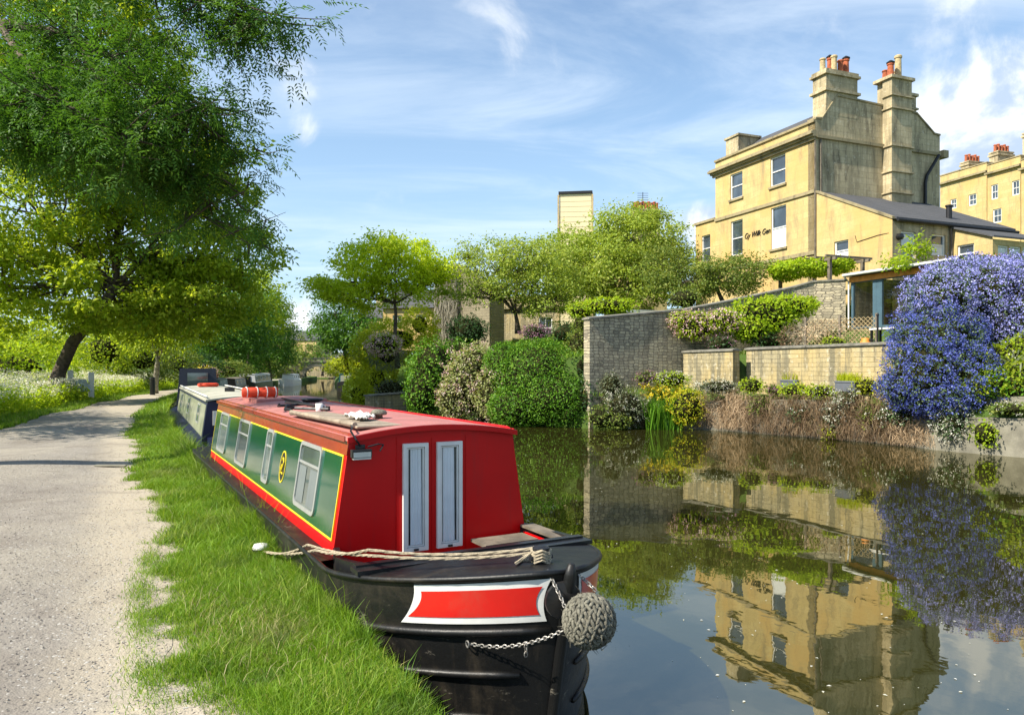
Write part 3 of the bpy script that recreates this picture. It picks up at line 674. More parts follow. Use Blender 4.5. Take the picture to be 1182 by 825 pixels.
# garden room (glazed, slate-blue frames, orange fascia)
def garden_room():
    # runs along a from -5.3 towards the camera on b=-3
    o = fromH(-3.0, -5.3, 4.15); t = empty('garden_room', o, HA, 'glazed garden room with slate-blue frames and bright orange fascia', 'conservatory')
    Lg = 5.2
    f = MB(); f.box(-.05,.05,-.12,0,0,2.2)
    for y0 in (-1.25,-1.55,-3.1,-5.2): f.box(-.05,.05,y0-.09,y0+.09,0,2.1)
    f.box(-.04,.04,-Lg,0,0,.09); f.box(-.045,.045,-Lg,-.12,2.02,2.1); f.box(-.045,.045,-1.52,-1.28,.09,2.02)
    f.build('frame', M['tealpaint'], t)
    for a, b in ((-1.16,-.13),(-3.0,-1.65),(-5.1,-3.2)):
        p = MB(); p.box(-.012,.012,a,b,.1,2.01); p.build('pane', GLZ, t)
    p = MB(); p.box(-.12,-.052,-Lg,.05,2.06,2.3); p.build('fascia', M['orange'], t)
    p = MB(); p.prism([(-.35,-Lg-.2,2.3),(-.35,.15,2.3),(3.4,.15,2.62),(3.4,-Lg-.2,2.62)], (0,0,.16)); p.build('roof', M['darkiron'], t)
    p = MB(); p.tube([(-.42,.12,2.38),(-.42,-Lg-.2,2.38)], .06, 8); p.tube([(-.42,.1,2.36),(-.1,.1,2.1),(-.1,.1,0)], .035, 8); p.build('gutter', M['white'], t)
    p = MB(); p.box(.2,3.2,0,.12,-1,2.3); p.box(3.0,3.2,-Lg,0,-1,2.3); p.box(0,3.2,-Lg,0,-.9,-.01); p.build('inner_wall', M['cream'], t)
    p = MB(); p.box(2.2,2.6,-.9,-.2,0,1.9); p.box(1.6,2.4,-2.6,-1.9,0,1.7); p.build('curtain', M['creampot'], t)
m_, t_, p_, o_ = newmat('clear_glazing')
p_.inputs['Base Color'].default_value = (.75,.8,.8,1); p_.inputs['Roughness'].default_value = .02
tb_ = t_.add('ShaderNodeBsdfTransparent'); gl_ = t_.add('ShaderNodeBsdfGlossy'); gl_.inputs['Roughness'].default_value = .02
lw_ = t_.add('ShaderNodeLayerWeight'); fr_ = t_.add('ShaderNodeMath', operation='MULTIPLY_ADD'); fr_.inputs[1].default_value = .45; fr_.inputs[2].default_value = .05; t_.l.new(t_.math('POWER', lw_.outputs['Facing'], 3.), fr_.inputs[0]); mx_ = t_.add('ShaderNodeMixShader'); tb_.inputs[0].default_value = (.97,.98,.98,1)
t_.l.new(fr_.outputs[0], mx_.inputs[0]); t_.l.new(tb_.outputs[0], mx_.inputs[1]); t_.l.new(gl_.outputs[0], mx_.inputs[2]); t_.l.new(mx_.outputs[0], o_.inputs[0])
GLZ = m_
garden_room()

# ---------------------------------------------------------------- garden walls
def run_wall(name, label, cat, pts, zb, tops, th, mat, cop='coping', copw=.06, coph=.08, group=None):
    """wall along plan points with top heights; thickness goes to the left of travel"""
    o = Vector((pts[0][0], pts[0][1], zb)); t = empty(name, o, 0, label, cat, group)
    P = [Vector((p[0]-o.x, p[1]-o.y, 0)) for p in pts]; m = MB(); c = MB(); k = len(P); N = []
    for i in range(k):
        d = (P[min(i+1,k-1)]-P[max(i-1,0)]).normalized(); N.append(Vector((-d.y, d.x, 0)))
    zt = [z-zb for z in tops]
    A = [(P[i], P[i]+N[i]*th) for i in range(k)]
    vs = []; 
    for i in range(k): f_, b_ = A[i]; vs += [f_, f_+Vector((0,0,zt[i])), b_+Vector((0,0,zt[i])), b_]
    fs = [(i*4+j, (i+1)*4+j, (i+1)*4+(j+1)%4, i*4+(j+1)%4) for i in range(k-1) for j in range(4)]+[(0,1,2,3), ((k-1)*4+3,(k-1)*4+2,(k-1)*4+1,(k-1)*4)]
    m.add(vs, fs); m.build('masonry', M[mat], t)
    vs = []
    for i in range(k):
        e = Vector((0,0,0)); d = (P[min(i+1,k-1)]-P[max(i-1,0)]).normalized()
        if i == 0: e = -d*copw
        if i == k-1: e = d*copw
        f_ = P[i]-N[i]*copw+e+Vector((0,0,zt[i]+.003)); b_ = P[i]+N[i]*(th+copw)+e+Vector((0,0,zt[i]+.003)); h = Vector((0,0,coph))
        vs += [f_, f_+h*.8, (f_+b_)/2+h*1.3, b_+h*.8, b_]
    fs = [(i*5+j, (i+1)*5+j, (i+1)*5+(j+1)%5, i*5+(j+1)%5) for i in range(k-1) for j in range(5)]+[(0,1,2,3,4), tuple((k-1)*5+j for j in (4,3,2,1,0))]
    c.add(vs, fs); c.build('coping', M[cop], t)
    return t
run_wall('garden_wall', 'tall grey rubble stone wall rising from the water up to the glazed room', 'wall',
         [(3.1,29.5),(5.2,30.5),(7.4,31.5),(9.5,32.4),(11.5,33.2),(12.7,33.55),(13.7,33.55),(14.9,33.0)], -.8, [4.35,4.6,4.86,5.3,5.75,6.02,6.3,6.32], .45, 'rubble')
run_wall('terrace_wall', 'short cream ashlar wall left of the terrace steps', 'wall', [(7.2,31.05),(8.55,28.6)], 1.0, [3.05,3.07], .35, 'cream')
run_wall('terrace_wall', 'long cream ashlar terrace wall with two grey planters at its foot', 'wall', [(9.26,29.2),(12.6,22.2)], 1.0, [3.12,3.16], .35, 'cream')
run_wall('terrace_wall', 'low shaded stone wall closing the gap between the cream walls', 'wall', [(8.9,29.6),(9.6,29.9)], 1.0, [2.6,2.6], .3, 'rubble')
run_wall('canal_bank_wall', 'weathered concrete canal bank wall under the hanging plants', 'wall',
         [w2(s, tr(s)-.05) for s in (23.2,22.4,21,19.2,17.8,16.4,14.4,13,10.9,7,0,-8)], -1, [.9,1.0,1.1,1.2,1.25,1.2,1.0,.95,1.0,1.0,1.0,1.0], .5, 'concrete', 'concrete', .01, .05)
run_wall('flower_bed_wall', 'upper concrete ledge edging the flower bed right of the blue bush', 'wall',
         [w2(s, tr(s)+.55) for s in (14.6,13,10.9,6,0,-6)], .8, [1.55,1.55,1.57,1.55,1.55,1.55], .4, 'concrete', 'concrete', .01, .05)
run_wall('canal_bank_wall', 'low pale stone bank wall left of the dark green bushes', 'wall',
         [at_z(427,477,0)[:2], at_z(448,476,0)[:2], at_z(470,475,0)[:2]], -.8, [.9,.95,1.0], .5, 'cream')
# ---------------------------------------------------------------- narrowboats
def zg(x, bow=2.03, z0=.93): return z0+(.27*(max(0, x)/bow)**1.6)
def xs(z): return 2.03-.26*(1.2-z)/1.2
def hw(u, z): return 1.01*max(0., 1-u**1.9)**.78*(1-.10*max(0, (.9-z))*u)
def hp(u, f, side, off=0.):
    """hull point: u 0..1 from x=.35 to the stem, f height fraction 0(z=-.45)..1(gunwale)"""
    x0 = .35+1.68*u; z = -.45+(zg(x0)+.45)*f; x = .35+(xs(z)-.35)*u; h = hw(u, z)
    du = .004; h2 = hw(min(1, u+du), z); nx = (h-h2)/(du*(xs(z)-.35)+1e-9); l = math.hypot(nx, 1)
    return (x+nx/l*off, side*(h+off/l), z)
def hull(t, L, mat, pm=None):
    m = MB(); us = [0,.08,.16,.24,.32,.4,.48,.56,.64,.71,.78,.84,.89,.93,.965,.985,1.]; fs = [0,.2,.35,.5,.62,.74,.86,1.]
    for sd in (-1, 1):
        rows = [[(-L,sd*.9,-.45+f*(.95+.45)) for f in fs], [(-L+.5,sd*1.03,-.45+f*1.38) for f in fs]]+[[hp(u, f, sd) for f in fs] for u in us]
        m.sheet(rows)
    m.add([(-L,-.9,-.45),(-L,.9,-.45),(-L,.9,.95),(-L,-.9,.95)], [(0,1,2,3)])
    return m.build('hull', mat, t, smooth=True, fixn=False)
M['hullblack'] = plain('hull_black', (.008,.008,.008), .46, 0, .2, 4, .3, (.050,.040,.028), spec=.4, fleck=(.22,.20,.16))
M['red'] = plain('boat_red_gloss', (.60,.003,.004), .40, 0, .04, 2.5, .03, coat=.0, spec=.3, fleck=(.36,.02,.018))
M['redroof'] = plain('faded_red_roof', (.47,.175,.15), .6, 0, .10, 3.5, .15, (.30,.13,.10))
M['browncove'] = plain('red_brown_paint', (.33,.035,.012), .3, 0, .12, 3, .03, coat=.5)
M['green'] = plain('boat_green_gloss', (.004,.085,.040), .16, 0, .06, 1.6, .03, coat=.9)
M['yellow'] = plain('yellow_lining', (.80,.62,.03), .4, 0, .04, 5, 0)
M['bandred'] = plain('band_red', (.66,.02,.015), .35, 0, .06, 3, .03, (.50,.06,.04), coat=.3)
M['navy'] = plain('navy_paint', (.010,.014,.05), .4, 0, .1, 3, .05)
M['faded'] = plain('faded_cream_paint', (.50,.48,.38), .6, 0, .15, 1.3, .1, (.25,.27,.18))
M['fadedside'] = plain('faded_green_cream_paint', (.33,.34,.24), .5, 0, .2, 1.2, .1, (.14,.17,.10), coat=.3)
M['alu'] = plain('window_metal', (.62,.62,.60), .35, .6, .08, 8, .05)
M['rope'] = plain('mooring_rope', (.50,.42,.29), .95, 0, .2, 40, .8)
M['knot'] = plain('old_fender_rope', (.24,.225,.17), 1, 0, .3, 30, .8, (.10,.09,.07))
M['chain'] = plain('steel_chain', (.42,.40,.36), .5, .6, .3, 30, .2, (.16,.10,.06))
M['tealtarp'] = plain('teal_boat_paint', (.03,.14,.14), .4, 0, .1, 3, .05)
M['tarp'] = plain('dark_tarpaulin', (.012,.016,.03), .55, 0, .1, 5, .4)
M['cloth'] = plain('white_cloth', (.72,.70,.64), .9, 0, .1, 12, .6)
M['mat'] = plain('brown_roof_board', (.36,.29,.21), .8, 0, .2, 6, .4, (.12,.09,.06))
M['lifered'] = plain('orange_red_canvas', (.75,.06,.015), .7, 0, .12, 9, .4)
BA = math.atan2(-.875, .485)
B = empty('narrowboat', (-.64, 6.18, 0), BA, 'red and green narrowboat moored at the grass bank, nearest the camera', 'boat')
def frame(f, o, e1, e2, n, w, h, fw, th, off=0):
    """picture-frame of four bars on a plane; o lower-left corner"""
    o = Vector(o)+n*off
    f.obox(o, e1*w, e2*fw, n*th); f.obox(o+e2*(h-fw), e1*w, e2*fw, n*th)
    f.obox(o+e2*fw, e1*fw, e2*(h-2*fw), n*th); f.obox(o+e1*(w-fw)+e2*fw, e1*fw, e2*(h-2*fw), n*th)
def roundrect(o, e1, e2, w, h, r, k=5):
    P = []
    for cx, cy, a0 in ((w-r, r, -90), (w-r, h-r, 0), (r, h-r, 90), (r, r, 180)):
        for i in range(k+1): a = R_(a0+90*i/k); P.append(Vector(o)+e1*(cx+r*math.cos(a))+e2*(cy+r*math.sin(a)))
    return P
def ring(m, outer, inner, n, th):
    k = len(outer); vs = [p for p in outer]+[p for p in inner]+[p+n*th for p in outer]+[p+n*th for p in inner]
    for i in range(k):
        j = (i+1) % k; 
    fs = [(i,(i+1)%k,(i+1)%k+2*k,i+2*k) for i in range(k)]+[(i+k,i+3*k,(i+1)%k+3*k,(i+1)%k+k) for i in range(k)]+[(i+2*k,(i+1)%k+2*k,(i+1)%k+3*k,i+3*k) for i in range(k)]
    m.add(vs, fs)
def hero():
    t = B; hull(t, 9.0, M['hullblack'])
    yb, zb, yt, zt, Lc = .865, .95, .735, 1.825, 7.45
    # gunwale deck strip + foredeck
    m = MB()
    for sd in (-1,1): m.sheet([[(-9.0,sd*.9,.952),(-9.0,sd*.80,.956)],[(-8.5,sd*1.03,.935),(-8.5,sd*.84,.94)],[(.1,sd*1.03,.935),(.1,sd*.84,.94)]])
    m.build('side_deck', M['hullblack'], t)
    us = [.22,.3,.4,.5,.6,.7,.78,.85,.9,.95,.98,1.]
    m = MB(); rows = []
    for u in us:
        a = Vector(hp(u, 1, -1)); b = Vector(hp(u, 1, 1)); rows.append([a.lerp(b, f)+Vector((0,0,.045*math.sin(f*math.pi)*min(1,(1-u)*3)+.004)) for f in np.linspace(0,1,9)])
    m.sheet(rows); m.build('foredeck', M['hullblack'], t, smooth=True)
    # raised coaming round the front well
    m = MB()
    for sd in (-1,1):
        pts = [Vector((-.02,sd*.93,0))]+[Vector(hp(u, 1, sd)) for u in (0,.06,.12,.18,.24)]
        pts = [Vector((p.x, sd*(abs(p.y)-.07), zg(p.x))) for p in pts]
        for a, b in zip(pts, pts[1:]): m.obox(a-Vector((0,0,.3)), b-a, (0,-sd*.05,0), (0,0,.37))
    x = .35+1.68*.24; m.box(x, x+.06, -.93, .93, .55, zg(x)+.075); m.box(x-.01, x+.16, -.95, .95, zg(x)+.03, zg(x)+.06)
    m.build('well_coaming', M['black'], t)
    m = MB(); m.box(.0, .8, -.88, .88, .50, .53); m.build('well_floor', M['timber'], t)
    for sd in (-1,1): m = MB(); m.obox((.02, sd*.835, .54), (.68,0,0), (0,-sd*.012,0), (0,0,.42)); m.build('well_lining', M['red'], t)
    m = MB(); m.box(.06,.34,.30,.80,.93,.955); m.box(.03,.72,.80,.93,1.0,1.02); m.build('bench_board', M['timber'], t)
    # cabin shell: sides with tumblehome, ends
    m = MB(); sec = lambda x: [(x,-yb,.80),(x,-yb,zb),(x,-yt,zt)]+[(x,yt*f,zt+.073*(1-f*f)) for f in np.linspace(-.9,.9,13)]+[(x,yt,zt),(x,yb,zb),(x,yb,.80)]
    m.add(sec(0)+sec(-Lc), [(i,i+1,i+20,i+19) for i in range(18)]+[tuple(range(18,-1,-1)),tuple(range(19,38))]); 
    m.build('cabin', M['red'], t)
    # roof with camber, drip edge and handrails
    N = 12; m = MB()
    def rp(x, f, dz=0): y = (yt+.024)*(2*f-1); return (x, y, zt+.075*(1-(2*f-1)**2)+dz)
    rows = [[rp(x, f/N, .008) for f in range(N+1)]+[rp(x, f/N, .034) for f in range(N,-1,-1)]+[rp(x,0,.004)] for x in (.035, -2, -4, -6, -Lc-.03)]
    m.sheet(rows); m.add(rows[0][:-1], [tuple(range(2*N+2))]); m.add(rows[-1][:-1], [tuple(range(2*N+2))])
    m.build('roof', M['redroof'], t)
    m = MB()
    m.add([rp(.037, f/N, -.012) for f in range(N+1)]+[rp(.037, f/N, .030) for f in range(N,-1,-1)]+[(a+.012, b, c) for a, b, c in [rp(.037, f/N, -.012) for f in range(N+1)]+[rp(.037, f/N, .030) for f in range(N,-1,-1)]],
          [tuple(range(26)), tuple(range(51,25,-1))]+[(i,(i+1)%26,(i+1)%26+26,i+26) for i in range(26)])
    m.box(.0,.045,-.03,.14,zt+.080,zt+.098)
    m.build('roof_edging', M['red'], t)
    for sd in (-1,1):
        m = MB(); yy = sd*(yt-.02); m.tube([(.0,yy,zt+.03),(-.06,yy,zt+.045),(-Lc+.1,yy,zt+.045),(-Lc,yy,zt+.03)], .018, 8)
        m.obox((-.02, sd*(yt+.025), zt-.005), (-Lc,0,0), (0,sd*.008,0), (0,0,.045)); m.build('handrail', M['red'] if sd > 0 else M['browncove'], t)
    # side panels: tumblehome plane, m = metres behind the front, q = 0..1 height
    for sd in (-1,1):
        e1 = Vector((-1,0,0)); e2 = Vector((0, sd*(yt-yb), zt-zb)); Hh = e2.length; e2.normalize(); n = e2.cross(e1)*sd; n = n if n.y*sd > 0 else -n
        P = lambda mm, q, off=0: Vector((-mm, sd*yb, zb))+e2*q+n*off
        m = MB(); m.obox(P(.0,Hh-.112,.002), e1*Lc, e2*.11, n*.003); m.build('cove_panel', M['browncove'], t)
        m = MB(); m.obox(P(.075,.105,.002), e1*(Lc-.12), e2*(Hh-.235), n*.006); m.build('side_panel', M['green'], t)
        m = MB(); frame(m, P(.06,.09), e1, e2, n, Lc-.09, Hh-.205, .016, .010, .001); m.build('lining', M['yellow'], t)
        for (a, b) in ((.66,1.43),(2.70,3.06),(4.2,5.0),(6.0,6.8)):
            q0, q1 = (.17, .77); o = P(a, q0); r = .07
            fo = roundrect(o, e1, e2, b-a, q1-q0, r); fi = roundrect(o+e1*.035+e2*.035, e1, e2, b-a-.07, q1-q0-.07, r*.6)
            m = MB(); ring(m, [p+n*.002 for p in fo], [p+n*.002 for p in fi], n, .022); m.obox(o+e1*.03+e2*(.40)+n*.004, e1*(b-a-.06), e2*.022, n*.014)
            w_ = m.build('window', M['alu'], t)
            m = MB(); m.add([p+n*.0095 for p in fi], [tuple(range(len(fi)))]); m.build('pane', M['boatglass'], w_)
            if .6 < b-a < .78 and a < 1:
                m = MB(); 
                for i in range(2):
                    rows = []; x0 = a+.06+i*(b-a)*.52; wd = (b-a)*.34
                    for jj in range(9): 
                        xx = x0+wd*jj/8; rows.append([P(xx, q0+.05, .0135+.0015*math.sin(jj*2.2)), P(xx, q1-.22, .0135+.0015*math.sin(jj*2.2))])
                    m.sheet(rows)
                m.build('curtain', M['netting'], w_)
        # emblem
        c = P(2.10, .44, .009)
        def oval(rx, ry, off): return [c+e1*rx*math.cos(k*math.pi/14)+e2*ry*math.sin(k*math.pi/14)+n*off for k in range(28)]
        m = MB(); m.add(oval(.125,.165,0), [tuple(range(28))]); em = m.build('emblem', M['black'], t)
        m = MB(); ring(m, oval(.125,.165,0), oval(.112,.15,0), n, .004); m.build('emblem_border', M['yellow'], em)
        # curling figure in the middle
        fp = [(-.045,.06),(-.02,.09),(.02,.085),(.04,.05),(.02,.01),(-.02,-.03),(-.045,-.07),(0,-.06),(.045,-.075)]
        m = MB(); m.tube([c-e1*x*sd*(-1)+e2*y+n*.004 for x, y in fp], .007, 6); m.tube([c+e1*.03+e2*.02+n*.004, c+e1*.05-e2*.03+n*.004], .008, 5); m.build('emblem_figure', M['yellow'], em)
    # red plinth line on towpath side
    # front bulkhead: two slim windows in doors
    for y0, y1 in ((-.295,-.075),(.005,.235)):
        z0, z1 = .90, 1.785; m = MB(); frame(m, (0,y0,z0), Vector((0,1,0)), Vector((0,0,1)), Vector((1,0,0)), y1-y0, z1-z0, .032, .03, .002)
        frame(m, (0,y0+.036,z0+.036), Vector((0,1,0)), Vector((0,0,1)), Vector((1,0,0)), y1-y0-.072, z1-z0-.072, .012, .018, .002)
        w_ = m.build('window', M['white'], t)
        m = MB(); m.box(.001,.0025,y0+.03,y1-.03,z0+.03,z1-.03); m.build('dark_interior', M['black'], w_)
        m = MB(); rows = []
        for j in range(25):
            f = j/24; yy = y0+.052+(y1-y0-.104)*(f*.86+(.14 if y0 < -.1 else .04)); dx = .006*math.sin(j*1.05)+.003*math.sin(j*.5+y0*9); rows.append([(.012+dx, yy, z0+.05), (.010+dx*.6, yy+.006*math.sin(j), z1-.05)])
        m.sheet(rows); m.build('curtain', M['curtain'], w_, smooth=True)
        m = MB(); m.add([(.023,y0+.045,z0+.045),(.023,y1-.045,z0+.045),(.023,y1-.045,z1-.045),(.023,y0+.045,z1-.045)], [(0,1,2,3)]); m.build('pane', GLZ, w_)
        m = MB(); m.box(.03,.042,(y0+y1)/2-.02,(y0+y1)/2+.02,z0+.006,z0+.022); m.build('catch', M['darkiron'], w_)
    m = MB()
    for y0, y1, z0, z1 in ((-.345,-.338,.82,1.84),(.275,.282,.82,1.84),(-.037,-.031,.82,1.82)): m.box(.001,.006,y0,y1,z0,z1)
    m.box(.001,.012,-.86,.86,.80,.83); m.build('door_beading', M['red'], t)
    # strakes
    m = MB()
    def strake(f, u1, r, sd, u0=0, back=True):
        pts = ([(-8.9, sd*.98, -.45+f*1.38),(-8.4,sd*1.025,-.45+f*1.38)] if back else [])+[hp(u, f, sd, .008) for u in np.linspace(u0, u1, 16)]
        m.tube(pts, [r]*(len(pts)-1)+[r*.7], 8)
    for sd in (-1,1):
        strake(.995, 1., .02, sd); strake(.775, .985, .026, sd); strake(.60, .93, .024, sd); strake(.42, .90, .024, sd)
    m.build('rubbing_strake', M['hullblack'], t, smooth=True)
    # stem post
    m = MB(); pts = [Vector((xs(z)+.012, 0, z)) for z in (-.5,-.2,.1,.4,.7,1.0,1.17,1.24)]; m.tube(pts, [.035]*6+[.04,.02], 8); m.build('stem_post', M['hullblack'], t, smooth=True)
    # painted bands: white ground with red field
    for sd in (-1,1):
        def band(name, mat, f0, f1, ua, ub, bow, off):
            m = MB(); rows = []; K = 10
            for j in range(25):
                s_ = j/24; col = []
                for i in range(K+1):
                    g_ = i/K; curv = 4*(g_-.5)**2
                    u = (ua+(.06*(1-g_) - bow*(1-curv)*-1 if False else bow*(1-curv)-.05*(1-g_)))*(1-s_)+(ub-bow*.5*(1-curv))*s_
                    col.append(hp(u, f0+(f1-f0)*g_, sd, off))
                rows.append(col)
            m.sheet(rows); return m.build(name, mat, t, smooth=True)
        wb = band('painted_band', M['white'], .81, .975, .59, .975, .02, .006)
        rb = band('painted_band', M['bandred'], .838, .948, .62, .96, .02, .010)
    # bow stud, cheek plate
    m = MB(); m.lathe([(.05,0),(.035,.02),(.03,.09),(.055,.10),(.055,.125),(.02,.135)], (1.70,0,1.14), 14); m.tube([(1.70,-.08,1.20),(1.70,.08,1.20)], .016, 8); m.build('mooring_stud', M['darkiron'], t)
    m = MB(); m.lathe([(.10,0),(.115,.01),(.11,.03),(.04,.04)], (2.0,-.03,1.02), 18, axis=(1,-.35,0)); m.build('fender_plate', M['black'], t)
    # floodlight with cable on the front corner
    m = MB(); m.box(.04,.10,-.74,-.58,1.70,1.765); m.box(.035,.05,-.70,-.62,1.765,1.80); lp = m.build('floodlight', M['black'], t, bevel=.006)
    m = MB(); m.box(.06,.104,-.73,-.59,1.688,1.7); m.box(.1005,.103,-.73,-.59,1.705,1.745); m.build('lens', M['alu'], lp)
    m = MB(); m.tube([(.05,-.66,1.79),(.07,-.70,1.84),(.02,-.73,1.91),(-.03,-.70,1.93),(-.2,-.66,1.93),(-.35,-.6,1.95)], .008, 6); m.tube([(.05,-.6,1.78),(.07,-.52,1.80),(.045,-.47,1.79),(.05,-.5,1.74)], .007, 6); m.build('cable', M['black'], lp)
    # stern deck, tiller
    m = MB(); m.box(-8.95,-7.48,-.85,.85,.93,.96); m.build('stern_deck', M['black'], t)
    m = MB(); m.tube([(-9.05,0,.2),(-9.05,0,1.25),(-8.9,0,1.38),(-8.2,0,1.45)], .025, 8); m.build('tiller', M['red'], t)
    m = MB(); m.box(-6.6,-5.3,-.5,.5,1.90,1.95); m.build('hatch', M['redroof'], t)
M['netting'] = plain('net_curtain', (.15,.17,.165), .9, 0, .1, 3, 0)
M['curtain'] = plain('pale_curtain', (.84,.87,.90), .9, 0, .05, 3, 0)
hero()
def bl(x, y, z): return B.matrix_basis @ Vector((x, y, z))
# chain links helper
def links(m, pts, r=.0035, ln=.034):
    pts = [Vector(p) for p in pts]; acc = []
    for a, b in zip(pts, pts[1:]):
        k = max(1, int((b-a).length/(ln*.68)));
        for i in range(k): acc.append((a.lerp(b, (i+.5)/k), (b-a).normalized()))
    for i, (c, d) in enumerate(acc):
        s = d.cross(Vector((0,0,1)) if abs(d.z) < .9 else Vector((1,0,0))).normalized(); 
        if i % 2: s = d.cross(s)
        m.tube([c+d*ln*.5*math.cos(a)+s*ln*.30*math.sin(a) for a in [k*math.pi/5 for k in range(10)]], r, 5, closed=True)
def hang(a, b, sag, n=8):
    a, b = Vector(a), Vector(b); return [a.lerp(b, i/n)-Vector((0,0,sag*4*(i/n)*(1-i/n))) for i in range(n+1)]
# rope fender
fp_ = bl(2.23, .0, .955); FT = empty('rope_fender', fp_, BA, 'round knotted grey rope fender chained to the bow of the red narrowboat', 'fender')
m = MB(); RB = .148
for k in range(300):
    z_ = 1-2*(k+.5)/300; ph = k*2.39996; d = Vector((math.sqrt(1-z_*z_)*math.cos(ph), math.sqrt(1-z_*z_)*math.sin(ph), z_))
    up_ = Vector((0,0,1)); tn = (up_-d*up_.dot(d)); tn = tn.normalized() if tn.length > .05 else Vector((1,0,0)); bn = d.cross(tn)
    a_ = .45*(1 if k % 2 else -1)+random.gauss(0,.2); tn = tn*math.cos(a_)+bn*math.sin(a_); hl = .020+random.random()*.008
    m.tube([(d*RB*(1-.05*(f_*f_))+tn*f_*hl*1.25) for f_ in (-1.1,-.6,0,.6,1.1)], [.004,.0095,.0115,.0095,.004], 6)
m.lathe([(RB*.955*math.sin(a), -RB*.955*math.cos(a)) for a in np.linspace(.05, 3.09, 12)], (0,0,0), 18)
for i in range(160):
    d = Vector(rng.normal(size=3)).normalized(); m.tube([d*RB*.98, d*RB*1.06+Vector(rng.normal(size=3))*.006, d*RB*1.075+Vector(rng.normal(size=3))*.014], [.003,.0025,.001], 3, cap=False)
m.build('knotted_ball', M['knot'], FT, smooth=True, fixn=False)
m = MB(); links(m, [(-.30,-.09,.23),(-.13,-.10,.10),(-.05,-.12,.06)]); m.build('chain', M['chain'], FT); m = MB(); links(m, [(-.22,.08,.20),(-.10,.12,.13)]); m.build('chain', M['chain'], FT); m = MB()
q_ = Vector(hp(.79, .73, -1, .01))-Vector((2.23,0,.955)); links(m, hang(q_, (-.06,-.135,-.05), .05, 6)); links(m, [q_.lerp(Vector((-.06,-.135,-.05)), .62)-Vector((0,0,.05)), q_.lerp(Vector((-.06,-.135,-.05)), .62)-Vector((0,0,.12))])
m.tube([q_+Vector((.02*math.cos(a), -.012, .02*math.sin(a))) for a in [k*math.pi/5 for k in range(10)]], .005, 5, closed=True)
m.build('chain', M['chain'], FT)
# mooring rope and pin
pin = at_z(301, 640, .68); st_ = bl(1.70, 0, 1.235)
T = empty('mooring_pin', pin, 0, 'white-topped mooring pin in the grass at the rope end', 'mooring pin')
m = MB(); m.lathe([(.016,-.15),(.016,.06)], (0,0,0), 8); m.build('stake', M['darkiron'], T)
m = MB(); m.lathe([(.03,.03),(.068,.04),(.075,.07),(.06,.098),(.02,.105)], (0,0,0), 20); m.build('cap', M['white'], T, smooth=True)
m = MB(); m.lathe([(.077,.045),(.078,.058)], (0,0,0), 20); m.build('rim', M['darkiron'], T)
g1 = bl(-.25, -1.0, .99)
m = MB()
def twist(pts, r):
    pts = [Vector(p) for p in pts]; fine = []
    for a, b in zip(pts, pts[1:]):
        k = max(2, int((b-a).length/.025)); fine += [a.lerp(b, i/k) for i in range(k)]
    fine.append(pts[-1])
    for ph in range(3):
        out = []
        for i, p in enumerate(fine):
            d = (fine[min(i+1, len(fine)-1)]-fine[max(i-1, 0)]).normalized(); s = d.cross(Vector((0,0,1))).normalized(); u = s.cross(d); a = i*.55+ph*2.094
            out.append(p+(s*math.cos(a)+u*math.sin(a))*r*.55)
        m.tube(out, r*.62, 5)
twist(hang(st_, bl(.95,-.86,1.15), .03, 6)+hang(bl(.95,-.86,1.15), g1, .02, 4)+hang(g1, pin+Vector((0,0,.04)), .05, 8), .009)
twist(hang(st_+Vector((0,0,.03)), bl(.9,-.87,1.18), .04, 6)+hang(bl(.9,-.87,1.18), bl(.0,-1.0,1.0), .03, 4)+hang(bl(.0,-1.0,1.0), pin+Vector((.03,.02,.03)), .03, 8), .009)
for k in range(4): twist([st_+Vector((.06*math.cos(a), .06*math.sin(a), -.05+k*.02+.012*math.sin(a*3))) for a in np.linspace(0, 6.4, 9)], .009)
twist([st_+Vector((-.05,.0,.0)), st_+Vector((-.16,-.04,-.06)), st_+Vector((-.12,.08,-.075)), st_+Vector((.0,.05,-.06))], .009)
o = m.build('mooring_rope', M['rope'], None, fixn=False); tag(o, 'cream twisted mooring rope from the bow stud to the pin in the grass', 'rope')
# things lying on the roof
def onroof(name, x, y, label, cat, rz=0): return empty(name, bl(x, y, 1.825+.034+.075*(1-(y/.78)**2)), BA+rz, label, cat)
T = onroof('roof_board', -1.2, -.46, 'long brown weathered board lying on the red boat roof', 'board', .03)
m = MB(); m.box(-1.15,1.05,-.2,.2,.0,.022); m.build('board', M['mat'], T, bevel=.008)
m = MB(); m.tube([(-1.1,-.19,.03),(1.0,-.2,.03)], .022, 8); m.build('rolled_edge', M['mat'], T)
T = onroof('cloth', -.85, -.36, 'crumpled white cloth on the brown board on the boat roof', 'cloth')
rows = []; 
for i in range(22):
    rows.append([(-.26+i*.024+.01*math.sin(j*2.), -.11+.22*j/11*(.5+.5*math.sin(i*.16))+.02*math.sin(i*.9), .03+.025*abs(math.sin(i*.8+j*.9))+.03*math.exp(-((i-8)**2+(j-5)**2)/14)+.012*math.sin(i*2.1-j*1.7)) for j in range(12)])
m = MB(); m.sheet(rows); o = m.build('fabric', M['cloth'], T, smooth=True); sd_ = o.modifiers.new('thick', 'SOLIDIFY'); sd_.thickness = .004
T = onroof('vent_cowl', -.95, -.17, 'small weathered mushroom vent on the red boat roof', 'vent')
m = MB(); m.lathe([(.04,0),(.035,.03),(.072,.035),(.08,.052),(.06,.078),(.02,.088)], (0,0,0), 18); m.build('cap', M['knot'], T, smooth=True)
T = onroof('mug', -2.5, -.33, 'white mug standing on the red boat roof beside the boat hook', 'mug')
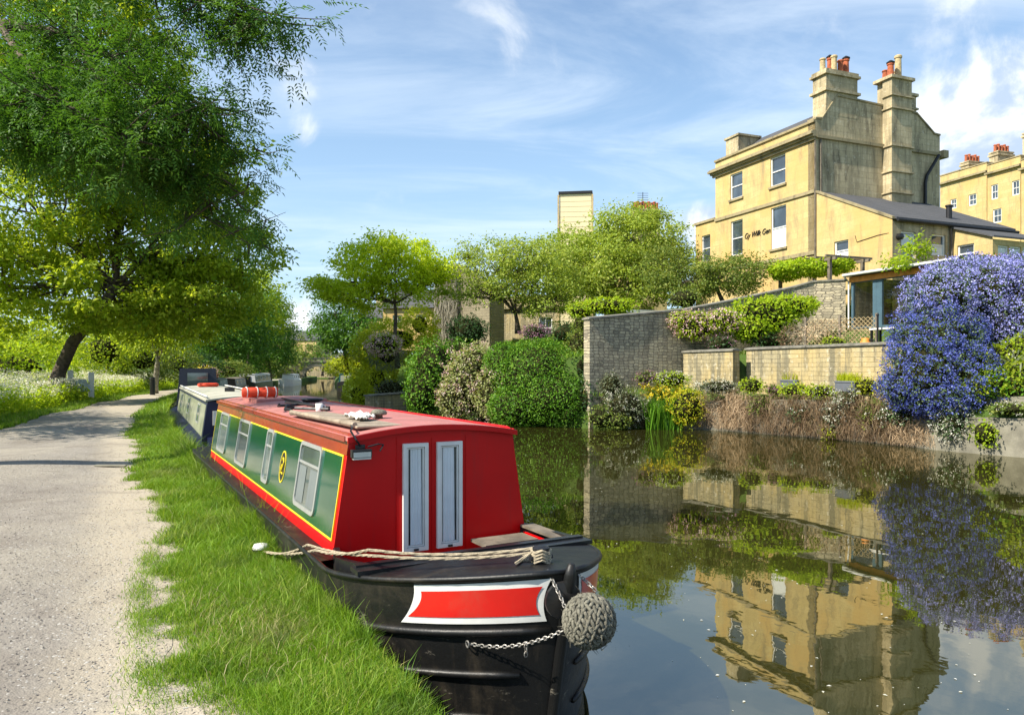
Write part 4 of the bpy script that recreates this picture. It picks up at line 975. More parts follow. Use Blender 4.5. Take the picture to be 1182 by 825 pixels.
m = MB(); m.lathe([(.036,0),(.04,.01),(.04,.09),(.034,.09),(.033,.02),(.0,.02)], (0,0,0), 16); m.build('cup', M['white'], T, smooth=True)
m = MB(); m.tube([(0,.038,.02),(0,.065,.03),(0,.068,.06),(0,.038,.075)], .006, 6); m.build('handle', M['white'], T)
T = onroof('boat_hook', -3.4, -.35, 'long dark boat hook pole lying along the red boat roof', 'boat hook')
m = MB(); m.tube([(-2.2,.26,.03),(1.0,.1,.03)], .017, 8); m.build('pole', M['darkiron'], T)
m = MB(); m.tube([(1.0,.1,.03),(.7,-.2,.035),(.72,-.3,.06),(.80,-.33,.03),(.9,-.28,.03)], .017, 6); m.tube([(-.2,.17,.035),(.2,-.28,.04),(.35,-.3,.06)], .018, 6); m.tube([(.95,.12,.05),(-.5,-.05,.05),(-1.2,.1,.03)], .012, 6); m.build('hook', M['darkiron'], T)
T = onroof('mooring_line', -4.4, .05, 'coil of dark mooring line on the red boat roof', 'rope')
m = MB()
for k in range(4): m.tube([((.08+.015*k)*math.cos(a)+.02*k, (.10+.012*k)*math.sin(a), .02+.008*k) for a in np.linspace(0, 6.28, 16)], .014, 6, closed=True)
m.build('coil', M['black'], T)
T = onroof('life_ring_bag', -5.85, -.36, 'orange-red rolled buoyancy bag with white straps on the boat roof hatch', 'buoyancy aid', .12)
m = MB()
m.tube([(-.07,-.25,.12),(-.065,-.235,.12),(-.02,-.06,.12),(0,0,.12),(.02,.08,.12),(.065,.235,.12),(.07,.25,.12)], [.05,.075,.08,.072,.08,.078,.05], 14)
m.build('bag', M['lifered'], T, smooth=True)
m = MB(); 
for yy in (-.19,-.05,.08,.2): m.tube([(.082*math.cos(a)+yy*.3, yy, .12+.082*math.sin(a)) for a in [k*math.pi/8 for k in range(16)]], .008, 5, closed=True)
m.build('strap', M['white'], T)

# ---- other boats
def simple_boat(label, pos, ang, L, hullm, cabm, roofm, cz=1.7, cab=(-.6, None), panel=None, wins=4, z0=.85, pal=None):
    t = empty('narrowboat', pos, ang, label, 'boat', None)
    m = MB(); us = [0,.2,.4,.6,.75,.87,.95,1]; fs = [0,.5,1]
    for sd in (-1,1): m.sheet([[(-L,sd*.6,-.3+f*(z0+.4)) for f in fs],[(-L+.8,sd*1.0,-.3+f*(z0+.3)) for f in fs]]+[[hp(u,(f*(z0+.3)+.15)/1.38,sd) for f in fs] for u in us])
    m.add([(-L,-.6,-.3),(-L,.6,-.3),(-L,.6,z0+.1),(-L,-.6,z0+.1)], [(0,1,2,3)]); m.build('hull', hullm, t, smooth=True, fixn=False)
    m = MB(); m.add([(-L,-.6,z0+.06),(-L+.8,-1,z0-.03),(.3,-1,z0-.03)]+[tuple(Vector(hp(u,(z0+.42)/1.38,-1))) for u in us]+[tuple(Vector(hp(u,(z0+.42)/1.38,1))) for u in us[::-1]]+[(.3,1,z0-.03),(-L+.8,1,z0-.03),(-L,.6,z0+.06)], [tuple(range(len(us)*2+6))]); m.build('deck', hullm, t)
    x1 = cab[0]; x0 = cab[1] if cab[1] else -L+1.2
    sec = lambda x: [(x,-.84,z0-.04),(x,-.72,cz),(x,.72,cz),(x,.84,z0-.04)]
    m = MB(); m.add(sec(x1)+sec(x0), [(0,1,5,4),(1,2,6,5),(2,3,7,6),(3,2,1,0),(4,5,6,7)]); m.build('cabin', cabm, t)
    m = MB(); rr = [[(x, .76*(2*f/8-1), cz+.005+.06*(1-(2*f/8-1)**2)) for f in range(9)]+[(x, .76*(1-2*f/8), cz+.04+.06*(1-(2*f/8-1)**2)) for f in range(9)]+[(x,-.76,cz+.005)] for x in (x1+.03, x0-.03)]
    m.sheet(rr); m.add(rr[0][:-1], [tuple(range(18))]); m.add(rr[1][:-1], [tuple(range(18))]); m.build('roof', roofm, t)
    for sd in (-1,1):
        e1 = Vector((-1,0,0)); e2 = Vector((0,-sd*.12,cz-z0+.04)); Hh = e2.length; e2.normalize(); n = Vector((0,sd*e2.z,abs(e2.y)))
        if panel: m = MB(); m.obox(Vector((x1-.15,sd*.84,z0-.04))+e2*.12+n*.002, e1*(x1-x0-.3), e2*(Hh-.2), n*.006); m.build('side_panel', panel, t)
        for i in range(wins):
            a = (x1-x0)*(i+.5)/wins-.35; o = Vector((x1-a, sd*.84, z0-.04))+e2*.3+n*.009
            m = MB(); frame(m, o, e1, e2, n, .7, Hh-.42, .035, .012); w_ = m.build('window', M['alu'], t)
            m = MB(); m.obox(o+e1*.03+e2*.03, e1*.64, e2*(Hh-.48), n*.004); m.build('pane', M['boatglass'], w_)
    return t
def sdir(s):
    a, b = w2(s, tb(s)), w2(s+2, tb(s+2)); return math.atan2(a[1]-b[1], a[0]-b[0])
def bpos(s, off=1.1): p = w2(s, tb(s)+off); return (*p, 0)
# blue boat behind: its square end faces the camera
t = simple_boat('navy blue narrowboat with cream roof moored behind the red and green one', bpos(29.4, 1.15), math.atan2(w2(29.4,tb(29.4)+1.15)[1]-w2(16.6,2.5)[1], w2(29.4,tb(29.4)+1.15)[0]-w2(16.6,2.5)[0]), 13, M['navy'], M['navy'], M['faded'], 1.70, (-1.2, -12.75), M['fadedside'], 3, .88)
m = MB(); m.bar((-12.77,-.45,1.70),(-12.77,-.05,1.0),.05,.012); m.box(-12.80,-12.76,.25,.62,1.2,1.5); m.build('strap', M['cloth'], t)
m = MB(); m.tube([(-1.4,-.72,1.80),(-12.6,-.72,1.80)], .02, 6); m.tube([(-1.4,.72,1.80),(-12.6,.72,1.80)], .02, 6); m.build('handrail', M['white'], t)
def onboat(t, x, y, z): return t.matrix_basis @ Vector((x, y, z))
T = empty('lifebuoy', onboat(t, -3.5, .0, 1.80), 0, 'orange lifebuoy lying flat on the cream roof of the navy boat', 'lifebuoy')
m = MB(); m.tube([(.27*math.cos(a), .27*math.sin(a), .06) for a in np.linspace(0, 6.283, 25)[:-1]], .06, 8, closed=True); m.build('ring', M['lifered'], T, smooth=True)
T = empty('toolbox', onboat(t, -9.0, -.1, 1.80), .3, 'small dark box on the cream roof of the navy boat', 'box')
m = MB(); m.box(-.12,.12,-.09,.09,0,.10); m.box(-.03,.03,-.1,-.09,.05,.09); m.build('case', M['black'], T, bevel=.01)
# coil of rope and fender tyre between boats
# boat with dark pram hood
t2 = simple_boat('boat with tall dark tarpaulin hood beyond the navy narrowboat', bpos(34.5, 1.2), sdir(36), 11, M['black'], M['faded'], M['faded'], 1.5, (-3.2, None), None, 2, .8)
m = MB(); m.prism([(-.1,-.85,.85),(-.25,-.72,2.4),(-.25,.72,2.4),(-.1,.85,.85)], (-3.1,0,0)); m.build('hood', M['tarp'], t2)
m = MB(); m.box(-.23,-.13,-.42,.40,1.45,2.2); m.build('hood_window', M['boatglass'], t2)
# cluttered boats
t3 = simple_boat('dark narrowboat with pots of flowers on its roof', bpos(50, 1.3), sdir(52), 12, M['black'], M['tealtarp'], M['black'], 1.6, (-.8, None), None, 3, .85)
for i, (x, y, mt, lb) in enumerate(((-1.5,-.3,'fl_yel','yellow flowers'),(-2.6,.2,'fl_pink','pink flowers'),(-4.4,-.2,'fl_yel','yellow flowers further along'),(-5.6,.2,'lf_lime','leafy herbs'))):
    p = onboat(t3, x, y, 1.70); T = empty('flower_pot', p, 0, 'pot of %s on the dark boat roof' % lb, 'plant pot')
    m = MB(); m.lathe([(.16,0),(.22,.28),(.24,.28),(.24,.33),(.2,.33)], (0,0,0), 12); m.build('pot', M['terracotta'], T)
    V_, F_ = clump_leaves(np.array([[0,0,.5]]), np.array([.45]), 260, .09, .8); mesh_np('plant', V_, F_, M[mt if i < 3 else 'lf_lime'], T)
t4 = simple_boat('white-fronted narrowboat with dark window and green sides', bpos(77, 1.6), sdir(80), 14, M['black'], M['white'], M['white'], 1.75, (-.9, None), M['green'], 4, .95)
m = MB(); m.box(-.895,-.86,-.35,.35,1.05,1.6); m.build('door', M['black'], t4)
t5 = simple_boat('small white cruiser moored just before the stone bridge', bpos(103, 1.8), sdir(105), 8, M['white'], M['white'], M['white'], 1.5, (-1.2, None), None, 3, .8)
t8 = simple_boat('long black narrowboat with grey roof between flower boat and white one', bpos(64, 1.4), sdir(66), 11, M['black'], M['black'], M['timber'], 1.5, (-.9, None), None, 3, .8)
pt = at_z(400, 451, 0); t6 = simple_boat('teal narrowboat with a white tarpaulin end moored under the golden bushes', (pt.x, pt.y, 0), math.atan2(-.97, .21), 11, M['black'], M['tealtarp'], M['tealtarp'], 1.75, (.2, None), None, 3, .85)
m = MB(); m.box(.21,.23,-.62,.5,.95,1.65); m.build('front_sheet', M['faded'], t6)
# ---------------------------------------------------------------- vegetation
def gz_left(px, Y, z=.65): p = at(px, 440, Y); return (p.x, p.y, z)
# big sycamore by the path
tree('sycamore_tree', 'big spreading tree with leaning dark trunk beside the towpath', 'tree', at_z(60, 466, .75),
     [pxlobe(60,60,140,95,36,5), pxlobe(150,190,120,90,37,5), pxlobe(30,230,110,100,36,5), pxlobe(215,270,85,65,38,4.5), pxlobe(110,330,110,60,37,4.5), pxlobe(185,362,95,36,40,4), pxlobe(-40,330,80,70,35,4), pxlobe(225,345,80,45,39,4), pxlobe(20,-80,150,80,36,6), pxlobe(260,200,45,50,37,3), pxlobe(278,300,42,48,39,3.5)],
     'lf_syc', .22, .23, .85, 56, .36, trunk_pts=[at_z(60,466,.75), at(68,430,38), at(84,395,37.5), at(112,360,37), at(135,330,37)], limbw=.8, twigs=1.6)
# far row of trees on the towpath side
for i, (lb, px, py, rx, ry, Y, mt, bpx) in enumerate((
    ('tree with drooping branches and a pale trunk beside the path', 190, 350, 60, 62, 52, 'lf_syc', 178),
    ('dark round tree behind the moored boats', 262, 372, 48, 58, 78, 'lf_ash', 262),
    ('dark tree next to the bridge, right end of the row', 308, 385, 32, 52, 100, 'lf_ash', 312),
    ('tree rising above the far boats', 290, 350, 38, 52, 88, 'lf_syc', 285))):
    tree('riverside_tree', lb, 'tree', gz_left(bpx, Y), [pxlobe(px,py,rx,ry,Y), pxlobe(px-rx*.45,py+ry*.35,rx*.6,ry*.6,Y-1), pxlobe(px+rx*.4,py+ry*.3,rx*.6,ry*.65,Y-1.5)], mt, .26 if Y > 60 else .2, .16 if Y > 60 else .32, 1.2, 46, .22, fork=.4,
         bark='palebark' if i == 0 else 'bark', group=None, droop=.9 if i == 0 else .3)
for i, (lb, px, py, rx, ry, Y) in enumerate((('hazy green tree behind the bridge parapet', 352, 402, 16, 17, 160), ('rounded tree beyond the bridge on the right', 372, 412, 16, 12, 170), ('tall tree beyond the bridge on the left', 326, 398, 14, 22, 155), ('dark tree far behind the towpath bend', 235, 392, 40, 40, 120), ('distant broad tree behind the sycamore', 120, 385, 55, 40, 90), ('distant tree at the left edge of the meadow', 10, 380, 60, 40, 80))):
    tree('distant_tree', lb, 'tree', gz_left(px, Y), [pxlobe(px,py,rx,ry,Y), pxlobe(px+rx*.4,py+ry*.4,rx*.7,ry*.7,Y)], ('lf_mix','lf_mix','lf_mix','lf_ash','lf_syc','lf_syc')[i], .35, .06, 1.6, 46, .3, group=None, twigs=.5)
# shrubs left of the path
def shr(label, px, py, rx, ry, Y, mt, size=.12, dens=40, fl=None, fd=14, fs=.05, name='shrub', cat='shrub', extra=(), dep=None, gz=None, **k):
    lobes = [pxlobe(px,py,rx,ry,Y,dep)]+[pxlobe(*e) for e in extra]
    return bush(name, label, cat, lobes, mt, size, dens, flower=fl, fl_dens=fd, fl_size=fs, **k)
shr('light green hedge at the left edge behind the white flowers', 20, 425, 62, 32, 44, 'lf_lime', .16, 26, extra=((-40,415,50,30,42),))
shr('tall soft green shrub between the big trunk and the pale posts', 120, 405, 38, 34, 56, 'lf_syc', .17, 26)
shr('round shrub right of the pale posts', 165, 415, 34, 26, 58, 'lf_mix', .17, 26, extra=((205,420,26,20,62),))
shr('dark bush under the drooping tree', 228, 425, 30, 18, 66, 'lf_dark', .17, 26)
shr('low bush behind the dark hooded boat', 262, 428, 28, 13, 70, 'lf_mix', .17, 26)
# cow parsley along the left verge
def umbels(n, smin, smax, omin, omax, zt):
    V=[];Fc=[];V2=[];F2=[];o1=0;o2=0
    s = smin+(smax-smin)*rng.random(n); off = omin+(omax-omin)*rng.random(n)**1.1
    pos = []
    for a, b in zip(s, off):
        tt = path_l(a)-b; p = w2(a, tt); pos.append((*p, HL(a, tb(a)-tt)))
    pos = np.array(pos); h = zt*(.55+.6*rng.random(n))
    v, f = blades(pos[:,0], pos[:,1], pos[:,2], h, np.full(n,.02), .25); V.append(v); Fc.append(f); o1 = len(v)
    tips = pos+np.array([0,0,1.])*(h*.93)[:,None]
    K = 16; P = np.repeat(tips, K, 0)+rng.normal(size=(n*K,3))*np.array([.11,.11,.045]); L = .035+.03*rng.random(n*K)
    v2, f2 = leaf_mesh(P, rng.normal(size=(n*K,3)), np.array([0,0,1.])+rng.normal(size=(n*K,3))*.3, L, L)
    K = 16; P = np.repeat(pos, K, 0)+np.concatenate([rng.normal(size=(n*K,2))*.16, (rng.random((n*K,1)))*np.repeat(h,K)[:,None]*.8], 1); L = .12+.12*rng.random(n*K)
    v3, f3 = leaf_mesh(P, rng.normal(size=(n*K,3))+np.array([0,0,.3]), np.array([0,0,1.])+rng.normal(size=(n*K,3))*.4, L, L*.5)
    return v, f, v2, f2, v3, f3
v, f, v2, f2, v3, f3 = umbels(3600, 19, 75, .9, 5.5, 1.15)
t = empty('cow_parsley', (0,0,0), 0, 'mass of white-flowering cow parsley along the left verge of the towpath', 'wildflowers'); t['kind'] = 'stuff'
mesh_np('stems', v, f, M['grass'], t); mesh_np('flowers', v2, f2, M['fl_white'], t); mesh_np('leaves', v3, f3, M['lf_lime'], t)

# near ash tree, trunk out of frame to the left, long branches overhead
def ash():
    base = Vector((-10.5, 12.5, .8)); t = empty('ash_tree', base, 0, 'near ash tree whose long leafy branches hang into the top left corner', 'tree')
    b = MB(); top = Vector((-9.2, 12, 6.5)); b.tube([p-base for p in curve(base, top, 6, 0, .02)], [.38,.32,.28,.26,.24,.22,.2], 12)
    Pr = []; Dr = []
    def reach(pts, r0, spread, n, dens=1.):
        pts = [Vector(p) for p in pts]
        b.tube([p-base for p in pts], [r0*(1-.8*i/(len(pts)-1)) for i in range(len(pts))], 7)
        for _ in range(n):
            i = random.uniform(.25, 1)**.8*(len(pts)-1); k = min(int(i), len(pts)-2); p = pts[k].lerp(pts[k+1], i-k)
            e = p+Vector((random.gauss(0,1), random.gauss(0,.9), random.gauss(-.15,.7)))*spread
            tw = curve(p, e, 5, -.05, .08); b.tube([q-base for q in tw], [.014,.012,.010,.007,.005,.003], 4, cap=False)
            for j in range(2, 6):
                for _k in range(int(4*dens)):
                    Pr.append(tw[j]+Vector(rng.normal(size=3))*.09); d = (tw[j]-tw[j-1]).normalized()*.5+Vector(rng.normal(size=3))*.75+Vector((0,0,-.25)); Dr.append(d)
    P = lambda px, py, Y: at(px, py, Y)
    reach([top, P(-60,120,11), P(60,130,10), P(150,170,9.6), P(235,215,9.4)], .10, .50, 62)
    reach([top, P(-40,20,10.5), P(80,40,9.6), P(170,90,9.2), P(245,150,9)], .10, .55, 95)
    reach([top, P(-60,-60,10), P(90,-60,9.3), P(200,-30,9), P(290,10,8.8)], .10, .50, 80)
    reach([P(80,40,9.6), P(150,130,9.2), P(210,200,9.3), P(245,235,9.4)], .05, .42, 50)
    reach([P(60,130,10), P(110,160,10), P(170,210,10)], .05, .4, 26)
    reach([P(0,30,10), P(40,90,9), P(90,130,8.6), P(150,160,8.4)], .05, .5, 70)
    reach([P(200,-30,9), P(260,10,9), P(300,25,8.8), P(335,28,8.8)], .035, .22, 22, .9)
    reach([P(170,90,9.2), P(230,120,9.2), P(275,130,9)], .03, .22, 10, .8)
    for p0, p1, p2 in (((240,200),(270,215),(290,165)), ((240,200),(285,245),(325,215)), ((235,250),(280,265),(330,245)), ((235,250),(285,280),(315,285)), ((245,150),(270,165),(295,172)),((240,200),(280,225),(300,195))):
        reach([P(*p0,9.4), P(*p1,9.2), P(*p2,9.2)], .012, .13, 3, .7)
    reach([P(-80,60,9.5), P(-10,100,9), P(30,160,8.8)], .05, .5, 60)
    b.build('trunk', M['bark'], t, smooth=True, fixn=False)
    Pn = np.array([tuple(p) for p in Pr]); Dn = unit(np.array([tuple(d) for d in Dr])); n = len(Pn)
    U = unit(np.array([0,0,1.])+rng.normal(size=(n,3))*.35); S = unit(np.cross(Dn, U)); N = np.cross(S, Dn)
    V=[];Fc=[];off=0; RL = .22+.10*rng.random(n)
    for k in range(5):
        f_ = .2+.8*k/5
        for sd in (-1,1):
            PP = Pn+Dn*(RL*f_)[:,None]-N*(RL*f_*f_*.25)[:,None]; DD = unit(S*sd*1.0+Dn*.65-N*.30+rng.normal(size=(n,3))*.12); L = .055+.025*rng.random(n)
            v, f = leaf_mesh(PP, DD, N+rng.normal(size=(n,3))*.15, L, L*.30); V.append(v); Fc.append(f+off); off += len(v)
    PP = Pn+Dn*RL[:,None]-N*(RL*.25)[:,None]; L = .06+.03*rng.random(n); v, f = leaf_mesh(PP, Dn-N*.3, N, L, L*.3); V.append(v); Fc.append(f+off); off += len(v)
    mesh_np('crown', np.concatenate(V)-np.array(base), np.concatenate(Fc), M['lf_ash'], t)
ash()

# ---- garden bank, from left to right
R1 = lambda px, py, Y: at(px, py, Y)
tree('garden_tree', 'graceful bright green tree with slim trunk on the garden bank', 'tree', at(458,420,42),
     [pxlobe(455,305,55,34,42,3), pxlobe(405,325,42,28,42,2.5), pxlobe(490,320,34,30,42,2.2), pxlobe(440,290,35,20,41,2), pxlobe(378,335,18,14,42,1.2), pxlobe(425,345,40,16,42,2)],
     'lf_bright', .16, .85, .75, 58, .13, trunk_pts=[at(459,425,42), at(458,405,42), at(456,385,42), at(457,365,42), at(456,350,42)], flat=.45, twigs=1.6, shell=.5, limbw=1.1)
tree('garden_tree', 'dense dark green tree behind the slim bright one', 'tree', at(400,430,62),
     [pxlobe(398,375,34,36,60,3), pxlobe(385,352,24,24,60,2.2), pxlobe(420,388,26,26,60,2.4), pxlobe(370,395,14,20,62,2)], 'lf_ash', .2, .5, .9, 46, .2)
tree('garden_tree', 'dark small tree with low crown between the ivy post and bright tree', 'tree', at(415,418,55), [pxlobe(415,378,22,20,55,1.8)], 'lf_ash', .2, .5, .9, 40, .12)
tree('apple_tree', 'spreading fruit tree with forked dark trunk in front of the cream house', 'tree', at(597,378,44),
     [pxlobe(575,310,52,34,44,3), pxlobe(620,325,48,34,44,3), pxlobe(560,338,40,20,43,2.4), pxlobe(540,300,22,16,44,1.4), pxlobe(640,350,34,24,43,2), pxlobe(612,296,44,24,44.5,2.6)],
     'lf_apple', .14, .8, .75, 44, .16, trunk_pts=[at(598,385,44), at(597,372,44), at(595,362,44)], flat=.5, twigs=1.8, shell=.2, limbw=1.2)
tree('garden_tree', 'large rounded tree rising in front of the striped tower', 'tree', at(700,372,50),
     [pxlobe(690,300,52,42,50,3.5), pxlobe(740,285,48,44,50,3.5), pxlobe(660,325,40,38,49,3), pxlobe(770,315,38,42,49,3), pxlobe(715,330,60,34,48,3), pxlobe(722,262,40,24,50,2.5), pxlobe(655,300,40,34,50,3)],
     'lf_apple', .17, .6, .85, 50, .2, trunk_pts=[at(708,380,50), at(706,360,50), at(700,345,50)], flat=.55, twigs=1.2)
tree('garden_tree', 'low feathery olive-green tree in front of the stone house', 'tree', at(835,350,38),
     [pxlobe(835,318,52,22,38,2.6), pxlobe(790,325,36,24,38.5,2.4), pxlobe(870,312,26,16,37.5,1.8), pxlobe(765,310,25,28,40,2)], 'lf_mix', .12, 1.3, .65, 60, .12, flat=.5)
# upright shoots on the apple trees
shr('clipped dark green round bush below the cream house', 540, 382, 25, 18, 40, 'lf_dark', .10, 110)
shr('dark glossy bush behind the stone wall end', 655, 385, 20, 14, 41, 'lf_dark', .10, 90)
shr('mauve flowering shrub left of the dark glossy bush', 618, 384, 16, 9, 37, 'lf_dark', .09, 70, 'fl_pinkd', 60, .05)
shr('golden-green bush climbing the slope left of the ivy-covered stone', 460, 392, 44, 24, 47, 'lf_yel', .14, 50, extra=((485,375,22,22,48),(430,402,26,18,46)))
shr('pale pink blossom bush beside the slim trunk', 443, 398, 20, 13, 40, 'lf_lime', .11, 50, 'fl_pink', 45, .06)
shr('golden-green bush overhanging the teal boat', 422, 420, 28, 20, 62, 'lf_yel', .18, 34, extra=((394,424,20,11,84),(440,415,26,20,58)))
shr('bright yellow-green bush spilling to the water', 436, 440, 22, 34, 46.5, 'lf_yel', .13, 90, extra=((424,458,14,17,46),))
shr('bright yellow-green foliage reaching the water left of the low wall', 412, 455, 17, 20, 44.3, 'lf_yel', .13, 80, extra=((424,462,14,14,43.6),))
shr('spiky straw-green plant above the low pale wall', 447, 412, 22, 15, 41, 'lf_grey', .22, 40, asp=.14)
shr('dark shrub trailing over the low pale wall', 452, 450, 20, 12, 42.5, 'lf_grey', .12, 55)
shr('dark green bush left of the cream-blossomed one', 500, 432, 30, 42, 38, 'lf_box', .12, 75, extra=((490,452,24,30,37),(530,415,28,24,39)))
shr('variegated cream and green bush in the middle of the bank', 548, 440, 34, 44, 34, 'lf_var', .11, 90, 'fl_pink', 9, .06, extra=((525,460,20,26,33.5),(572,455,24,34,32.5)))
shr('very large clipped green bush reaching the water', 622, 438, 54, 48, 32, 'lf_box', .085, 190, extra=((640,460,46,34,30.8),(585,420,28,26,32.5),(663,478,28,18,30.4),(600,470,38,26,31)), dep=2.0, rough_=.05)
shr('pale shrub between the large green bush and the wall end', 668, 410, 18, 34, 33, 'lf_mix', .10, 80, extra=((672,375,12,20,34),))
shr('flat-topped green creeper on top of the wall end', 703, 353, 34, 9, 32, 'lf_lime', .11, 90, extra=((672,358,18,10,32.5),), dep=1.0)
shr('dark bush behind the low tree', 790, 345, 20, 12, 36, 'lf_mix', .10, 70)
# creepers on the tall wall
shr('pink clematis hanging over the tall wall', 805, 376, 27, 16, 30.9, 'lf_lime', .10, 120, 'fl_pink', 42, .055, extra=((835,372,22,14,30.9),(790,368,18,9,31)), dep=.5)
shr('bright green creeper spreading over the tall wall', 878, 366, 42, 22, 31.3, 'lf_lime', .12, 130, extra=((905,355,34,14,31.8),(865,380,26,14,31),(930,350,16,7,32.3)), dep=.7)
shr('dark ivy under the bright creeper', 890, 393, 26, 10, 30.7, 'lf_dark', .10, 80, dep=.35)
shr('dark leafy plant under the clematis', 832, 398, 16, 10, 30.2, 'lf_dark', .09, 80, 'fl_pinkd', 10, .05, dep=.4)
# pergola with vine
o = fromH(-3.2, -1.0, 4.8); t = empty('pergola', o, HA, 'timber pergola carrying a green vine in front of the house', 'pergola')
for x, y in ((0,0),(0,-3.2),(2,-.2),(2,-3.2)): m = MB(); m.box(x-.07,x+.07,y-.07,y+.07,0,2.55); m.build('post', M['timber'], t)
m = MB(); m.box(-.06,.06,-3.6,.5,2.553,2.68); m.box(1.94,2.06,-3.6,.5,2.553,2.68)
for i in range(7): m.box(-.4,2.4,-3.4+i*.62,-3.32+i*.62,2.683,2.78)
m.build('beam', M['timber'], t)
shr('green vine covering the pergola roof', 936, 309, 44, 9, 35.2, 'lf_lime', .13, 120, extra=((908,314,18,9,36),(965,306,20,8,34.6)), dep=1.1)
# planting along the foot of the walls
shr('red-brown sedum clump on the wall foot', 746, 436, 13, 8, 29.5, 'lf_mix', .07, 120, 'fl_pinkd', 60, .04, name='flowering_plant', cat='plant', dep=.4)
for i, (lb, px, py, rx, ry, Y, mt, fl, fd) in enumerate((
  ('white flowering cushion left of the yellow irises', 722, 470, 24, 20, 29.1, 'lf_grey', 'fl_white', 26),
  ('white flowers above the yellow irises', 775, 438, 22, 9, 29.3, 'lf_lime', 'fl_white', 40),
  ('pale plant against the tall wall', 706, 446, 14, 16, 29.6, 'lf_grey', 'fl_white', 5),
  ('yellow-leaved shrub right of the irises', 793, 470, 20, 22, 28.7, 'lf_yel', 'fl_yel', 30),
  ('white alyssum trail at the left wall foot', 828, 446, 26, 7, 28.4, 'lf_grey', 'fl_white', 50),
  ('green clump between the cream walls', 868, 445, 14, 9, 27.6, 'lf_lime', None, 0),
  ('red valerian clump beside the first planter', 893, 450, 8, 6, 27.0, 'lf_mix', 'fl_pinkd', 60),
  ('green trailing clump under the first planter', 918, 450, 20, 8, 26.2, 'lf_lime', 'fl_yel', 10),
  ('green trailing clump under the second planter', 948, 452, 20, 8, 25.4, 'lf_lime', 'fl_white', 10),
  ('white flowers trailing below the second planter', 985, 462, 22, 14, 24.5, 'lf_grey', 'fl_white', 50),
  ('yellow-green weeds right of the second planter', 1003, 445, 18, 10, 24.2, 'lf_yel', None, 0),
  ('white daisies cascading over the bank wall under the blue bush', 1103, 488, 24, 20, 21.3, 'lf_cean', 'fl_white', 75),
  ('white daisies further left over the bank wall', 1040, 478, 24, 14, 22.9, 'lf_cean', 'fl_white', 45),
  ('green ferny clump at the waterline near the daisies', 1136, 500, 11, 16, 20.6, 'lf_lime', None, 0),
  ('small bright plant growing out of the waterline', 956, 497, 8, 10, 25.0, 'lf_yel', None, 0),
  ('green trailing weed hanging over the brown creeper, left clump', 884, 468, 20, 12, 27.1, 'lf_mix', None, 0),
  ('dark green weed hanging over the brown creeper, middle clump', 925, 478, 16, 12, 25.9, 'lf_cean', 'fl_white', 12),
  ('white starred trailing plant in the brown creeper', 965, 480, 14, 20, 24.8, 'lf_grey', 'fl_white', 40),
  ('olive weed hanging over the brown creeper next to the blue bush', 1010, 478, 18, 16, 23.7, 'lf_mix', 'fl_white', 8),
  ('low creeping plant on the concrete ledge at right', 1168, 472, 26, 7, 20.2, 'lf_mix', 'fl_white', 14))):
    shr(lb, px, py, rx, ry, Y, mt, .075, 150, fl, fd, .035, name='flowering_plant', cat='plant', dep=.45, rough_=.2)
# brown dry plants hanging down the bank wall
def trailing(label, px0, px1, py0, py1, mat, n, Lm=(.2,.6), flat=.25):
    P=[];D=[];
    for _ in range(n):
        f = random.random(); px = px0+(px1-px0)*f; py = py0+(py1-py0)*random.random()**.8
        s = None
        # depth on the bank line under this pixel
        Yw = float(np.interp(px, [600,695,748,823,890,978,1044,1102,1182], [31,30,29.6,29,26.7,24.5,22.8,21.6,19.7]))-.05-.30*random.random()
        q = at(px, py, Yw); 
        if q.z < .1: continue
        cl_ = math.sin(px*.21+py*.13)*math.cos(py*.31-px*.09)
        if cl_ < -.45 and random.random() < .7: continue
        P.append(tuple(q)); D.append((.55*cl_+random.gauss(0,.45), random.gauss(-.35,.35), random.gauss(-.7,.6)))
    P = np.array(P); D = np.array(D); L = Lm[0]+(Lm[1]-Lm[0])*rng.random(len(P)); 
    L = np.minimum(L, P[:,2]*.95+.02); V, Fc = leaf_mesh(P, D, rng.normal(size=P.shape), L, .008+.009*rng.random(len(P)))
    b0 = P.mean(0); t = empty('trailing_plant', b0, 0, label, 'plant'); mesh_np('stems', V-b0, Fc, M[mat], t)
trailing('tan dry trailing grass mound right of the yellow shrub', 806, 862, 450, 492, 'brushp', 4200)
trailing('brown dry creeper hanging down the bank wall below the planters', 858, 940, 452, 500, 'brush', 3800)
trailing('brown dry creeper hanging left of the blue bush', 938, 1030, 452, 508, 'brush', 4200)
trailing('straw-coloured roots hanging under the blue bush', 1025, 1078, 480, 512, 'brushp', 1200)
trailing('grey brown twiggy tangle at the foot of the tall wall', 690, 745, 450, 493, 'brush', 1500)
# yellow flag irises
bx = rng.random(700); ipx = 745+42*bx; P = np.array([tuple(at_z(p_x, 496-5*random.random(), .0)) for p_x in ipx]); 
v, f = blades(P[:,0], P[:,1]-.1, np.full(700,-.05), 1.0+.75*rng.random(700), np.full(700,.045), .28)
b0 = P.mean(0); t = empty('yellow_iris', (b0[0], b0[1], 0), 0, 'clump of yellow flag irises growing at the water edge', 'plant')
mesh_np('leaf_blades', v-np.array([b0[0], b0[1], 0]), f, M['lf_box'], t)
n = 150; q = P[rng.integers(0, 700, n)]+np.concatenate([rng.normal(size=(n,2))*.12, (1.15+.6*rng.random((n,1)))], 1); K = 6; q = np.repeat(q, K, 0)+rng.normal(size=(n*K,3))*.03
L = .07+.03*rng.random(n*K); v, f = leaf_mesh(q, rng.normal(size=(n*K,3)), rng.normal(size=(n*K,3)), L, L*.7); mesh_np('flowers', v-np.array([b0[0], b0[1], 0]), f, M['fl_yel'], t)
